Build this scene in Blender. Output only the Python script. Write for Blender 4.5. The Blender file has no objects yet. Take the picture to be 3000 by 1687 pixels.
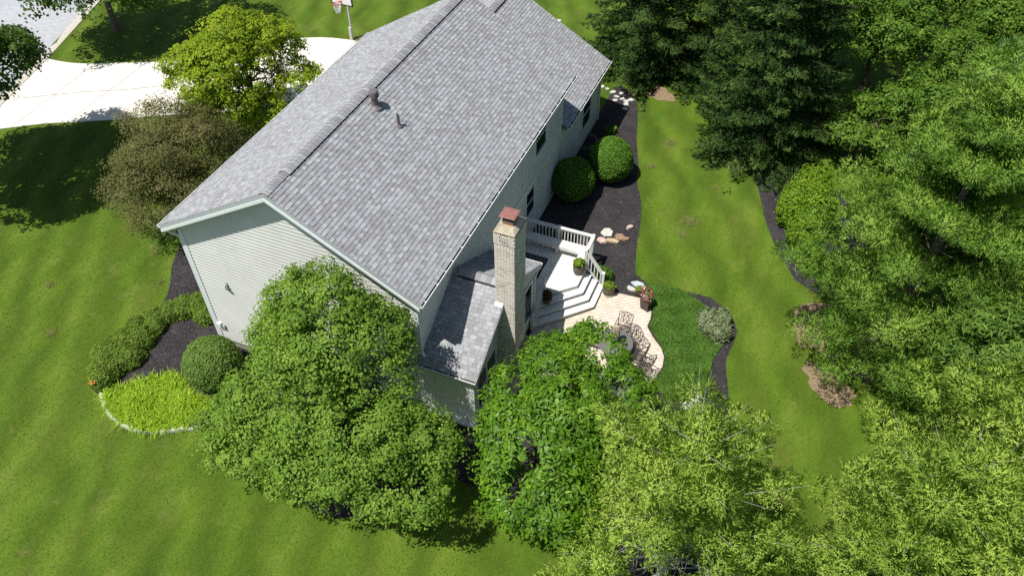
import bpy, bmesh, math, random
import numpy as np
from mathutils import Vector, Matrix

# ------------------------------------------------------------------ camera, sky, sun, exposure
scene = bpy.context.scene
COL = scene.collection
yaw, pitch, roll = math.radians(-22.879), math.radians(45.541), math.radians(-0.579)
CAM = Vector((13.591, -13.851, 22.652))
fw = Vector((math.sin(yaw)*math.cos(pitch), math.cos(yaw)*math.cos(pitch), -math.sin(pitch)))
r0 = Vector((math.cos(yaw), -math.sin(yaw), 0)); u0 = r0.cross(fw)
rr = r0*math.cos(roll) + u0*math.sin(roll); uu = u0*math.cos(roll) - r0*math.sin(roll)
cam_d = bpy.data.cameras.new('camera'); cam = bpy.data.objects.new('camera', cam_d); COL.objects.link(cam)
cam.matrix_world = Matrix(((rr.x, uu.x, -fw.x, CAM.x), (rr.y, uu.y, -fw.y, CAM.y), (rr.z, uu.z, -fw.z, CAM.z), (0, 0, 0, 1)))
cam_d.sensor_fit = 'HORIZONTAL'; cam_d.sensor_width = 36.0; cam_d.lens = 28.108
cam_d.clip_start = 0.1; cam_d.clip_end = 2000
scene.camera = cam

SUN_DIR = Vector((0.27, 0.40, -1.0)).normalized()          # direction the light travels
to_sun = -SUN_DIR
elev = math.asin(to_sun.z); az = math.atan2(to_sun.x, to_sun.y)
world = bpy.data.worlds.new('World'); scene.world = world; world.use_nodes = True
wn = world.node_tree.nodes; wl = world.node_tree.links; wn.clear()
sky = wn.new('ShaderNodeTexSky'); sky.sky_type = 'NISHITA'; sky.sun_disc = False
sky.sun_elevation = elev; sky.sun_rotation = az
bg = wn.new('ShaderNodeBackground'); bg.inputs['Strength'].default_value = 0.075
wo = wn.new('ShaderNodeOutputWorld')
wl.new(sky.outputs[0], bg.inputs['Color']); wl.new(bg.outputs[0], wo.inputs['Surface'])
sun_d = bpy.data.lights.new('sun', 'SUN'); sun_d.energy = 4.6; sun_d.angle = math.radians(0.53); sun_d.color = (1.0, 0.96, 0.89)
sun = bpy.data.objects.new('sun', sun_d); COL.objects.link(sun)
sun.rotation_euler = SUN_DIR.to_track_quat('-Z', 'Y').to_euler(); sun.location = (-20, -30, 60)
scene.view_settings.view_transform = 'Standard'; scene.view_settings.look = 'None'
scene.view_settings.exposure = 0.42; scene.view_settings.gamma = 1.0
scene.render.engine = 'CYCLES'
scene.cycles.use_denoising = False
scene.cycles.max_bounces = 6; scene.cycles.diffuse_bounces = 3; scene.cycles.transmission_bounces = 3
scene.cycles.transparent_max_bounces = 4; scene.cycles.caustics_reflective = False; scene.cycles.caustics_refractive = False

# ------------------------------------------------------------------ helpers
PI = math.pi
def zg(y):
    if y > 15: return 0.0
    if y > 0: return -.65 + .65*y/15
    return -.65 + .022*max(y, -14)
def zgn(y): return np.where(y > 15, 0., np.where(y > 0, -.65+.65*y/15, -.65+.022*np.maximum(y, -14)))

def tag(o, label=None, cat=None, group=None, kind=None):
    if label: o['label'] = label
    if cat: o['category'] = cat
    if group: o['group'] = group
    if kind: o['kind'] = kind
    return o
def empty(name, loc=(0, 0, 0), rz=0.0, label=None, cat=None, group=None):
    o = bpy.data.objects.new(name, None); COL.objects.link(o); o.location = loc; o.rotation_euler = (0, 0, rz)
    o.empty_display_size = .2
    return tag(o, label, cat, group)
def link(name, me, mat, parent=None):
    o = bpy.data.objects.new(name, me); COL.objects.link(o)
    if mat is not None: me.materials.append(mat)
    if parent is not None: o.parent = parent
    return o
def mesh_np(name, V, mat, parent=None, tint=None, nrm=None):
    """V: (n,k,3) separate polygons of k corners; nrm: one soft shading normal for each polygon."""
    V = np.asarray(V, np.float32); n, k = V.shape[:2]
    if nrm is not None:
        gn = np.cross(V[:, 1]-V[:, 0], V[:, 2]-V[:, 0]); fl = (gn*nrm).sum(1) < 0; V = V.copy(); V[fl] = V[fl][:, ::-1]
    me = bpy.data.meshes.new(name)
    me.vertices.add(n*k); me.vertices.foreach_set('co', V.reshape(-1))
    me.loops.add(n*k); me.loops.foreach_set('vertex_index', np.arange(n*k, dtype=np.int32))
    me.polygons.add(n); me.polygons.foreach_set('loop_start', np.arange(0, n*k, k, dtype=np.int32))
    if tint is not None:
        a = me.attributes.new('tint', 'FLOAT', 'POINT'); a.data.foreach_set('value', np.repeat(np.asarray(tint, np.float32), k))
    me.update(calc_edges=True)
    if nrm is not None:
        a = me.attributes.new('custom_normal', 'FLOAT_VECTOR', 'POINT'); a.data.foreach_set('vector', np.repeat(np.asarray(nrm, np.float32), k, axis=0).reshape(-1))
    return link(name, me, mat, parent)
class Geo:
    def __init__(s): s.v = []; s.f = []; s.t = []
    def add(s, vs, fs, t=.5):
        b = len(s.v); s.v += [tuple(v) for v in vs]; s.f += [tuple(i+b for i in f) for f in fs]; s.t += [t]*len(vs); return s
    def box(s, x0, x1, y0, y1, z0, z1, t=.5):
        return s.add([(x0,y0,z0),(x1,y0,z0),(x1,y1,z0),(x0,y1,z0),(x0,y0,z1),(x1,y0,z1),(x1,y1,z1),(x0,y1,z1)],
                     [(0,3,2,1),(4,5,6,7),(0,1,5,4),(1,2,6,5),(2,3,7,6),(3,0,4,7)], t)
    def hexa(s, p, t=.5):   # p: 8 points, bottom ring then top ring
        return s.add(p, [(0,3,2,1),(4,5,6,7),(0,1,5,4),(1,2,6,5),(2,3,7,6),(3,0,4,7)], t)
    def bar(s, a, b, w, h, t=.5, up=(0,0,1)):
        a = Vector(a); b = Vector(b); d = (b-a).normalized(); u = Vector(up)
        sd = d.cross(u)
        if sd.length < 1e-4: sd = Vector((1,0,0))
        sd.normalize(); u2 = sd.cross(d).normalized()
        q = [a-sd*w/2-u2*h/2, a+sd*w/2-u2*h/2, b+sd*w/2-u2*h/2, b-sd*w/2-u2*h/2, a-sd*w/2+u2*h/2, a+sd*w/2+u2*h/2, b+sd*w/2+u2*h/2, b-sd*w/2+u2*h/2]
        return s.hexa(q, t)
    def tube(s, pts, rads, n=6, t=.5, cap=True):
        pts = [Vector(p) for p in pts]
        if not hasattr(rads, '__len__'): rads = [rads]*len(pts)
        vs = []; fs = []; m = len(pts); ref = None
        for i, p in enumerate(pts):
            d = (pts[min(i+1, m-1)]-pts[max(i-1, 0)])
            if d.length < 1e-9: d = Vector((0,0,1))
            d.normalize()
            if ref is None or abs(ref.dot(d)) > .95: ref = Vector((0,0,1)) if abs(d.z) < .9 else Vector((1,0,0))
            a = d.cross(ref).normalized(); b = a.cross(d).normalized(); ref = b
            for k in range(n):
                an = 2*PI*k/n; vs.append(p + (a*math.cos(an)+b*math.sin(an))*rads[i])
        for i in range(m-1):
            for k in range(n):
                fs.append((i*n+k, i*n+(k+1) % n, (i+1)*n+(k+1) % n, (i+1)*n+k))
        if cap: fs.append(tuple(range(n))[::-1]); fs.append(tuple((m-1)*n+k for k in range(n)))
        return s.add(vs, fs, t)
    def lathe(s, prof, n=20, c=(0,0,0), t=.5, squash=1.0):
        vs = []; fs = []; m = len(prof)
        for (r, z) in prof:
            for k in range(n):
                a = 2*PI*k/n; vs.append((c[0]+r*math.cos(a), c[1]+r*math.sin(a)*squash, c[2]+z))
        for i in range(m-1):
            for k in range(n): fs.append((i*n+k, i*n+(k+1) % n, (i+1)*n+(k+1) % n, (i+1)*n+k))
        fs.append(tuple(range(n))[::-1]); fs.append(tuple((m-1)*n+k for k in range(n)))
        return s.add(vs, fs, t)
    def build(s, name, mat, parent=None, smooth=False, tint=False, bevel=0):
        me = bpy.data.meshes.new(name); me.from_pydata(s.v, [], s.f); me.update()
        if tint:
            a = me.attributes.new('tint', 'FLOAT', 'POINT'); a.data.foreach_set('value', np.array(s.t, np.float32))
        if smooth: me.polygons.foreach_set('use_smooth', [True]*len(me.polygons))
        o = link(name, me, mat, parent)
        if bevel:
            b = o.modifiers.new('bevel', 'BEVEL'); b.width = bevel; b.segments = 2; b.limit_method = 'ANGLE'
        return o
def copy_tree(o, parent=None, loc=None, rz=None, label=None):
    c = o.copy(); COL.objects.link(c); c.parent = parent
    if loc is not None: c.location = loc
    if rz is not None: c.rotation_euler = (0, 0, rz)
    if label: c['label'] = label
    for ch in list(o.children): copy_tree(ch, c)
    return c

def smooth_poly(pts, closed=True, k=5):
    P = [Vector((p[0], p[1])) for p in pts]; n = len(P); out = []
    rng = range(n) if closed else range(n-1)
    for i in rng:
        if closed: a, b, c, d = P[i-1], P[i], P[(i+1) % n], P[(i+2) % n]
        else: a, b, c, d = P[max(i-1, 0)], P[i], P[i+1], P[min(i+2, n-1)]
        for j in range(k):
            t = j/k
            q = .5*((2*b)+(-a+c)*t+(2*a-5*b+4*c-d)*t*t+(-a+3*b-3*c+d)*t**3)
            out.append((q.x, q.y))
    if not closed: out.append(tuple(P[-1]))
    return out
def sheet(name, poly, off, mat, kind='structure', parent=None, rough=0.0, seed=0):
    if rough:
        rg = random.Random(seed); poly = [(x+rg.gauss(0, rough), y+rg.gauss(0, rough)) for x, y in poly]
    bm = bmesh.new(); vs = [bm.verts.new((x, y, 0)) for x, y in poly]; bm.faces.new(vs)
    bmesh.ops.triangulate(bm, faces=bm.faces[:])
    for yy in (15, 0, -14):
        bmesh.ops.bisect_plane(bm, geom=bm.verts[:]+bm.edges[:]+bm.faces[:], plane_co=(0, yy, 0), plane_no=(0, 1, 0))
    for v in bm.verts: v.co.z = zg(v.co.y)+off
    bmesh.ops.recalc_face_normals(bm, faces=bm.faces[:])
    if bm.faces and sum(f.normal.z for f in bm.faces) < 0: bmesh.ops.reverse_faces(bm, faces=bm.faces[:])
    me = bpy.data.meshes.new(name); bm.to_mesh(me); bm.free()
    o = link(name, me, mat, parent)
    if kind: o['kind'] = kind
    return o
def in_poly(px, py, poly):
    inside = np.zeros(len(px), bool); n = len(poly); j = n-1
    for i in range(n):
        xi, yi = poly[i]; xj, yj = poly[j]
        c = ((yi > py) != (yj > py)) & (px < (xj-xi)*(py-yi)/((yj-yi) if yj != yi else 1e-9)+xi)
        inside ^= c; j = i
    return inside

# ------------------------------------------------------------------ materials
def nodes_of(name):
    m = bpy.data.materials.new(name); m.use_nodes = True
    nt = m.node_tree; return m, nt.nodes, nt.links, nt.nodes['Principled BSDF']
def N(nd, typ, **kw):
    n = nd.new(typ)
    for k, v in kw.items():
        if k in n.inputs: n.inputs[k].default_value = v
        else: setattr(n, k, v)
    return n
def ramp(nd, stops, interp='LINEAR'):
    r = nd.new('ShaderNodeValToRGB'); e = r.color_ramp.elements; r.color_ramp.interpolation = interp
    while len(e) < len(stops): e.new(.5)
    for i, (p, c) in enumerate(stops): e[i].position = p; e[i].color = (*c, 1)
    return r
def mat_noise(name, c1, c2, scale=8, rough=.8, bump=.0, bscale=60, c3=None, spec=.3, detail=6, metal=0.0, big=None):
    m, nd, ln, b = nodes_of(name)
    tc = nd.new('ShaderNodeTexCoord'); nz = N(nd, 'ShaderNodeTexNoise', Scale=scale, Detail=detail)
    ln.new(tc.outputs['Object'], nz.inputs['Vector'])
    st = [(.3, c1), (.7, c2)] if c3 is None else [(.28, c1), (.5, c2), (.72, c3)]
    rp = ramp(nd, st); ln.new(nz.outputs['Fac'], rp.inputs['Fac']); out = rp.outputs['Color']
    if big:
        nb = N(nd, 'ShaderNodeTexNoise', Scale=big[0], Detail=3); ln.new(tc.outputs['Object'], nb.inputs['Vector'])
        mr = N(nd, 'ShaderNodeMapRange'); mr.inputs['From Min'].default_value = .3; mr.inputs['From Max'].default_value = .7
        mr.inputs['To Min'].default_value = 1-big[1]; mr.inputs['To Max'].default_value = 1+big[1]
        ln.new(nb.outputs['Fac'], mr.inputs['Value'])
        mx = N(nd, 'ShaderNodeMix', data_type='RGBA', blend_type='MULTIPLY'); mx.inputs[0].default_value = 1
        ln.new(out, mx.inputs[6]); ln.new(mr.outputs[0], mx.inputs[7]); out = mx.outputs[2]
    ln.new(out, b.inputs['Base Color'])
    b.inputs['Roughness'].default_value = rough; b.inputs['Specular IOR Level'].default_value = spec; b.inputs['Metallic'].default_value = metal
    if bump:
        nb = N(nd, 'ShaderNodeTexNoise', Scale=bscale, Detail=5); ln.new(tc.outputs['Object'], nb.inputs['Vector'])
        bp = N(nd, 'ShaderNodeBump', Strength=bump, Distance=.02); ln.new(nb.outputs['Fac'], bp.inputs['Height']); ln.new(bp.outputs[0], b.inputs['Normal'])
    return m
def mat_tint(name, stops, rough=.85, noise=.12, nscale=40, spec=.25, bump=0., interp='LINEAR'):
    m, nd, ln, b = nodes_of(name)
    at = nd.new('ShaderNodeAttribute'); at.attribute_name = 'tint'
    rp = ramp(nd, stops, interp); ln.new(at.outputs['Fac'], rp.inputs['Fac'])
    tc = nd.new('ShaderNodeTexCoord'); nz = N(nd, 'ShaderNodeTexNoise', Scale=nscale, Detail=4); ln.new(tc.outputs['Object'], nz.inputs['Vector'])
    mr = N(nd, 'ShaderNodeMapRange'); mr.inputs['From Min'].default_value = .3; mr.inputs['From Max'].default_value = .7
    mr.inputs['To Min'].default_value = 1-noise; mr.inputs['To Max'].default_value = 1+noise; ln.new(nz.outputs['Fac'], mr.inputs['Value'])
    mx = N(nd, 'ShaderNodeMix', data_type='RGBA', blend_type='MULTIPLY'); mx.inputs[0].default_value = 1
    ln.new(rp.outputs[0], mx.inputs[6]); ln.new(mr.outputs[0], mx.inputs[7]); ln.new(mx.outputs[2], b.inputs['Base Color'])
    b.inputs['Roughness'].default_value = rough; b.inputs['Specular IOR Level'].default_value = spec
    if bump:
        bp = N(nd, 'ShaderNodeBump', Strength=bump, Distance=.01); ln.new(nz.outputs['Fac'], bp.inputs['Height']); ln.new(bp.outputs[0], b.inputs['Normal'])
    return m
def mat_leaf(name, stops, transl=.38, rough=.6, spec=.18, tmul=1.35):
    m, nd, ln, b = nodes_of(name)
    at = nd.new('ShaderNodeAttribute'); at.attribute_name = 'tint'
    rp = ramp(nd, stops); ln.new(at.outputs['Fac'], rp.inputs['Fac']); ln.new(rp.outputs[0], b.inputs['Base Color'])
    b.inputs['Roughness'].default_value = rough; b.inputs['Specular IOR Level'].default_value = spec
    tr = nd.new('ShaderNodeBsdfTranslucent')
    mx = N(nd, 'ShaderNodeMix', data_type='RGBA', blend_type='MULTIPLY'); mx.inputs[0].default_value = 1
    mx.inputs[7].default_value = (tmul*1.0, tmul*1.1, tmul*.45, 1); ln.new(rp.outputs[0], mx.inputs[6]); ln.new(mx.outputs[2], tr.inputs['Color'])
    ms = N(nd, 'ShaderNodeMixShader'); ms.inputs[0].default_value = transl
    ln.new(b.outputs[0], ms.inputs[1]); ln.new(tr.outputs[0], ms.inputs[2])
    ln.new(ms.outputs[0], nd['Material Output'].inputs['Surface'])
    return m
def mat_plain(name, c, rough=.5, metal=0., spec=.4, var=.06, vs=6):
    return mat_noise(name, tuple(x*(1-var) for x in c), tuple(min(1, x*(1+var)) for x in c), vs, rough, spec=spec, metal=metal)

def mat_lawn():
    m, nd, ln, b = nodes_of('lawn')
    tc = nd.new('ShaderNodeTexCoord'); P = tc.outputs['Object']
    mp = nd.new('ShaderNodeMapping'); mp.inputs['Rotation'].default_value = (0, 0, math.radians(-29)); mp.inputs['Scale'].default_value = (1.0, .28, 1.0); ln.new(P, mp.inputs['Vector'])
    n1 = N(nd, 'ShaderNodeTexNoise', Scale=.85, Detail=6, Roughness=.62); ln.new(mp.outputs[0], n1.inputs['Vector'])
    n2 = N(nd, 'ShaderNodeTexNoise', Scale=16, Detail=7, Roughness=.75); ln.new(P, n2.inputs['Vector'])
    n3 = N(nd, 'ShaderNodeTexNoise', Scale=.9, Detail=8, Roughness=.72); ln.new(P, n3.inputs['Vector'])
    r1 = ramp(nd, [(.26, (.046, .096, .0070)), (.50, (.076, .128, .0105)), (.74, (.120, .160, .0220))]); ln.new(n1.outputs['Fac'], r1.inputs['Fac'])
    r2 = ramp(nd, [(.28, (.60, .64, .55)), (.5, (1, 1, 1)), (.74, (1.30, 1.24, 1.32))]); ln.new(n2.outputs['Fac'], r2.inputs['Fac'])
    mx = N(nd, 'ShaderNodeMix', data_type='RGBA', blend_type='MULTIPLY'); mx.inputs[0].default_value = 1
    ln.new(r1.outputs[0], mx.inputs[6]); ln.new(r2.outputs[0], mx.inputs[7])
    # mowing stripes
    dt = nd.new('ShaderNodeVectorMath'); dt.operation = 'DOT_PRODUCT'; dt.inputs[1].default_value = (.87, .49, 0); ln.new(P, dt.inputs[0])
    nw = N(nd, 'ShaderNodeTexNoise', Scale=.35, Detail=2); ln.new(P, nw.inputs['Vector'])
    ma = N(nd, 'ShaderNodeMath', operation='MULTIPLY_ADD'); ma.inputs[1].default_value = 2.6; ln.new(nw.outputs['Fac'], ma.inputs[0]); ln.new(dt.outputs['Value'], ma.inputs[2])
    m5 = N(nd, 'ShaderNodeMath', operation='MULTIPLY'); m5.inputs[1].default_value = 3.6; ln.new(ma.outputs[0], m5.inputs[0])
    sn = N(nd, 'ShaderNodeMath', operation='SINE'); ln.new(m5.outputs[0], sn.inputs[0])
    mr = N(nd, 'ShaderNodeMapRange'); mr.inputs['From Min'].default_value = -1; mr.inputs['From Max'].default_value = 1
    mr.inputs['To Min'].default_value = .82; mr.inputs['To Max'].default_value = 1.16; ln.new(sn.outputs[0], mr.inputs['Value'])
    mx2 = N(nd, 'ShaderNodeMix', data_type='RGBA', blend_type='MULTIPLY'); mx2.inputs[0].default_value = 1
    ln.new(mx.outputs[2], mx2.inputs[6]); ln.new(mr.outputs[0], mx2.inputs[7])
    # dry patches
    r3 = ramp(nd, [(.57, (0, 0, 0)), (.74, (1, 1, 1))]); ln.new(n3.outputs['Fac'], r3.inputs['Fac'])
    mm = N(nd, 'ShaderNodeMath', operation='MULTIPLY'); mm.inputs[1].default_value = .42; ln.new(r3.outputs[0], mm.inputs[0])
    mx3 = N(nd, 'ShaderNodeMix', data_type='RGBA'); mx3.inputs[7].default_value = (.21, .19, .07, 1)
    ln.new(mm.outputs[0], mx3.inputs[0]); ln.new(mx2.outputs[2], mx3.inputs[6]); ln.new(mx3.outputs[2], b.inputs['Base Color'])
    b.inputs['Roughness'].default_value = .9; b.inputs['Specular IOR Level'].default_value = .15
    bp = N(nd, 'ShaderNodeBump', Strength=.6, Distance=.05); ln.new(n2.outputs['Fac'], bp.inputs['Height']); ln.new(bp.outputs[0], b.inputs['Normal'])
    return m

M = {}
M['lawn'] = mat_lawn()
M['mulch'] = mat_noise('mulch', (.020, .018, .020), (.038, .035, .038), 34, .95, .9, 30, c3=(.072, .066, .069), spec=.1, big=(1.1, .22))
M['chip'] = mat_tint('mulch_chip', [(0, (.014, .013, .014)), (.6, (.040, .036, .038)), (.90, (.085, .072, .066)), (.97, (.14, .11, .085)), (1, (.30, .24, .15))], .9)
M['soil'] = mat_noise('soil', (.16, .115, .08), (.25, .175, .12), 9, .95, .7, 40, c3=(.24, .20, .09), spec=.1)
M['concrete'] = mat_noise('concrete', (.60, .57, .50), (.68, .65, .58), 5, .85, .15, 90, spec=.2, big=(.5, .05))
M['joint'] = mat_noise('joint_sand', (.24, .22, .19), (.34, .32, .28), 20, .95)
M['kerb'] = mat_noise('kerb_concrete', (.40, .38, .33), (.50, .47, .41), 7, .9, .2, 60, spec=.2)
M['street'] = mat_noise('street_concrete', (.33, .34, .36), (.42, .43, .45), 4, .9, .2, 120, spec=.2, big=(.35, .08))
M['paver'] = mat_tint('paver', [(0, (.56, .475, .39)), (.5, (.61, .525, .44)), (1, (.65, .56, .475))], .9, .10, 30, bump=.3)
M['paver_joint'] = mat_noise('paver_joint', (.45, .385, .315), (.53, .455, .375), 30, .95)
SH = [(0, (.236, .232, .244)), (.2, (.260, .255, .262)), (.4, (.270, .276, .292)), (.6, (.294, .304, .318)), (.8, (.318, .330, .342)), (1, (.352, .365, .376))]
M['shingle'] = mat_tint('shingle', SH, .95, .16, 90, spec=.12, bump=.4)
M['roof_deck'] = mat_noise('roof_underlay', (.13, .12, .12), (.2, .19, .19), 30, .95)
M['vent_dark'] = mat_plain('ridge_vent_shade', (.02, .02, .022), .7)  # near-black: shade of the vent's side gap put into the colour
M['siding'] = mat_noise('siding_paint', (.595, .595, .575), (.64, .64, .62), 3, .6, 0, 120, spec=.3, big=(.8, .05))
M['trim'] = mat_plain('white_trim_paint', (.70, .74, .74), .5, var=.04)
M['fascia'] = mat_plain('grey_trim', (.40, .44, .45), .55)  # even grey, darker than the white trim
M['gutter_in'] = mat_noise('gutter_inside', (.03, .03, .032), (.09, .08, .07), 25, .8)
M['gutter'] = mat_plain('gutter_paint', (.66, .69, .68), .45)
M['glass'] = mat_plain('window_glass', (.015, .02, .022), .05, spec=.8)
M['brick'] = mat_tint('buff_brick', [(0, (.50, .44, .35)), (.5, (.65, .60, .51)), (1, (.74, .69, .61))], .9, .14, 60, bump=.5)
M['mortar'] = mat_noise('mortar', (.15, .135, .115), (.24, .215, .185), 40, .95)
M['crown'] = mat_noise('chimney_crown', (.30, .26, .19), (.46, .41, .31), 6, .95, .4, 40)
M['rust'] = mat_noise('rusty_cap', (.20, .085, .07), (.28, .13, .11), 8, .7, .1, 50, spec=.4)
M['clay'] = mat_noise('clay_flue', (.30, .12, .05), (.40, .18, .08), 10, .9)
M['steel'] = mat_plain('galvanised', (.35, .36, .38), .4, metal=.7)
M['black_metal'] = mat_plain('black_metal', (.02, .02, .022), .5)
M['vent'] = mat_plain('vent_paint', (.13, .115, .125), .5)
M['found'] = mat_noise('foundation', (.28, .26, .23), (.36, .34, .30), 8, .95, .3, 60)
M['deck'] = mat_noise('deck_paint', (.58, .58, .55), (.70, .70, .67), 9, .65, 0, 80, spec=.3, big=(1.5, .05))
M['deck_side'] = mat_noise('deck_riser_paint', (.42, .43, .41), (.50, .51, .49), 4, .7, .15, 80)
M['under'] = mat_plain('deck_joist', (.10, .09, .08), .9)
M['bronze'] = mat_plain('bronze_cast_metal', (.075, .060, .050), .45, metal=.35)
M['tabletop'] = mat_noise('table_top', (.11, .105, .105), (.17, .165, .165), 40, .5, .2, 60)
M['canvas'] = mat_noise('tan_canvas', (.42, .36, .27), (.52, .46, .36), 10, .9)
M['barrel'] = mat_noise('brown_barrel', (.085, .070, .055), (.15, .125, .10), 12, .6, .3, 40)
M['darkpot'] = mat_plain('dark_brown_pot', (.045, .028, .022), .35, spec=.5)
M['potsoil'] = mat_plain('potting_soil', (.03, .022, .016), .95)
M['limestone'] = mat_noise('limestone', (.40, .385, .345), (.60, .585, .54), 9, .9, .6, 25)
M['tanstone'] = mat_noise('tan_stone', (.38, .27, .17), (.56, .44, .30), 7, .9, .6, 25)
M['pinkstone'] = mat_noise('pink_stone', (.45, .33, .28), (.58, .46, .41), 7, .9, .6, 25)
M['brownstone'] = mat_noise('brown_stone', (.22, .13, .08), (.36, .23, .15), 7, .9, .6, 25)
M['bluestone'] = mat_noise('blue_stone', (.36, .41, .44), (.48, .53, .55), 7, .9, .4, 25)
M['greystone'] = mat_noise('grey_stone', (.30, .28, .24), (.42, .40, .36), 7, .9, .6, 25)
M['bark'] = mat_noise('bark', (.07, .055, .042), (.15, .125, .10), 14, .95, .6, 30)
M['bark_grey'] = mat_noise('grey_bark', (.22, .20, .19), (.36, .34, .32), 12, .95, .4, 30)
M['white'] = mat_plain('white_plastic', (.75, .75, .74), .4)
M['pole'] = mat_plain('grey_pole_paint', (.45, .44, .42), .5)
M['rug'] = mat_noise('dark_rug', (.018, .020, .028), (.035, .037, .048), 25, .95)
M['rug_light'] = mat_plain('rug_pattern', (.24, .25, .28), .95)
M['red'] = mat_plain('red_rim', (.45, .06, .04), .5)
M['net'] = mat_plain('white_net', (.75, .75, .75), .8)
def leafmat(k, *a, **kw): M[k] = mat_leaf(k, *a, **kw)
leafmat('leaf_front', [(0, (.060, .118, .014)), (.5, (.165, .285, .034)), (1, (.295, .415, .066))])
leafmat('leaf_magnolia', [(0, (.034, .090, .006)), (.5, (.105, .230, .013)), (1, (.235, .385, .024))], rough=.45, spec=.3)
leafmat('leaf_yellow', [(0, (.085, .155, .009)), (.5, (.238, .325, .018)), (1, (.425, .480, .030))])
leafmat('leaf_crab', [(0, (.058, .066, .020)), (.5, (.150, .158, .050)), (1, (.260, .215, .100))], tmul=1.2)
leafmat('leaf_wood', [(0, (.035, .080, .010)), (.5, (.098, .195, .022)), (1, (.230, .340, .045))])
leafmat('leaf_willow', [(0, (.040, .090, .014)), (.5, (.115, .215, .032)), (1, (.240, .350, .065))])
leafmat('leaf_street', [(0, (0.023, 0.054, 0.009)), (.5, (0.062, 0.124, 0.019)), (1, (0.155, 0.232, 0.039))])
leafmat('needle_pine', [(0, (.040, .098, .015)), (.45, (.155, .292, .038)), (1, (.330, .470, .085))], .3, .6)
leafmat('needle_yellow', [(0, (.080, .145, .022)), (.45, (.248, .382, .052)), (1, (.450, .560, .105))], .3, .6)
leafmat('needle_blue', [(0, (.036, .090, .028)), (.45, (.125, .250, .066)), (1, (.260, .410, .130))], .3, .6)
leafmat('needle_spruce', [(0, (.014, .040, .010)), (.45, (.062, .126, .026)), (1, (.190, .275, .060))], .25, .6)
leafmat('leaf_box', [(0, (.045, .110, .014)), (.5, (.110, .240, .026)), (1, (.190, .340, .045))])
leafmat('leaf_leftball', [(0, (.075, .140, .028)), (.5, (.165, .270, .055)), (1, (.270, .370, .085))])
leafmat('leaf_juniper', [(0, (.065, .125, .018)), (.5, (.185, .275, .042)), (1, (.350, .420, .072))])
leafmat('leaf_lily', [(0, (.120, .220, .012)), (.5, (.300, .450, .026)), (1, (.480, .590, .060))], tmul=1.3)
leafmat('leaf_cover', [(0, (.035, .090, .012)), (.5, (.090, .195, .026)), (1, (.170, .285, .050))])
leafmat('leaf_varieg', [(0, (.08, .13, .045)), (.5, (.24, .29, .15)), (1, (.46, .48, .33))])
leafmat('leaf_arb', [(0, (.060, .135, .010)), (.5, (.180, .310, .022)), (1, (.340, .450, .038))])
leafmat('leaf_purple', [(0, (.018, .008, .010)), (.5, (.045, .020, .022)), (1, (.075, .040, .034))])
leafmat('leaf_pot', [(0, (0.078, 0.155, 0.016)), (.5, (0.202, 0.310, 0.031)), (1, (0.357, 0.449, 0.062))])
leafmat('leaf_red', [(0, (.05, .02, .015)), (.5, (.10, .05, .03)), (1, (.15, .12, .04))])
leafmat('flower', [(0, (.40, .03, .10)), (.5, (.62, .14, .26)), (.8, (.72, .42, .50)), (1, (.75, .70, .70))], .2, tmul=.9)
leafmat('grass', [(0, (.078, .145, .010)), (.5, (.100, .172, .014)), (.9, (.150, .205, .028)), (1, (.36, .33, .15))], .3, .7, .2, tmul=1.2)

# ------------------------------------------------------------------ the setting: ground sheets
RG = np.random.default_rng(7)
def ground_grid():
    xs = [-160, -60, -30, -10, 10, 30, 60, 160]; ys = [-80, -14, 0, 7, 15, 30, 60, 200]
    g = Geo(); n = len(xs)
    for y in ys:
        for x in xs: g.v.append((x, y, zg(y)))
    for j in range(len(ys)-1):
        for i in range(n-1): g.f.append((j*n+i, j*n+i+1, (j+1)*n+i+1, (j+1)*n+i))
    return tag(g.build('lawn', M['lawn']), kind='structure')
ground_grid()

back_bed = [(4.3, -0.9), (4.3, 22.3), (4.6, 22.6), (5.3, 22.1), (5.83, 21.4), (6.3, 19.8), (6.64, 18.45), (7.0, 17.4), (7.29, 16.34), (7.6, 15.1), (8.0, 14.2), (8.35, 13.4), (8.6, 12.4), (8.8, 11.3), (8.95, 10.4), (9.1, 9.85), (9.35, 9.45), (9.7, 9.2), (10.4, 9.27), (11.1, 9.3), (11.8, 9.32), (12.4, 9.24), (12.95, 8.95), (13.45, 8.5), (13.7, 8.0), (13.73, 7.47), (13.62, 6.8), (13.64, 6.2), (13.9, 5.2), (14.4, 3.8), (15.0, 2.0), (15.2, 0.0), (14.8, -1.6), (13.4, -2.6), (11.9, -2.5), (10.9, -1.9), (9.6, -1.7), (8.1, -1.6), (6.6, -1.7), (5.4, -1.3)]
sheet('mulch_bed', back_bed, .012, M['mulch'], rough=.03, seed=2)
left_bed = smooth_poly([(-4.3, 4.6), (-9.0, 4.3), (-9.2, 3.5), (-8.7, 2.6), (-8.15, 1.7), (-8.0, 1.0), (-8.3, 0.1), (-8.75, -1.0), (-8.6, -2.2), (-7.9, -3.1), (-6.85, -3.5), (-6.3, -3.8), (-5.6, -4.02), (-4.9, -4.05), (-4.3, -3.92), (-3.5, -3.5), (-2.2, -3.0), (-.5, -3.4), (1.2, -3.9), (3.2, -4.4), (5.0, -3.2), (6.0, -1.2), (5.4, 1.0), (0, 1.0), (-4.3, 1.0)], True, 3)
sheet('mulch_bed', left_bed, .008, M['mulch'], rough=.02, seed=3)
right_bed = [(12.57, 17.4), (12.9, 16.4), (13.25, 15.23), (13.45, 14.6), (14.04, 13.38), (14.64, 12.45), (15.25, 11.45), (16.4, 10.8), (18, 12), (17.5, 16), (15.5, 18.5), (13.5, 18.2)]
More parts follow.
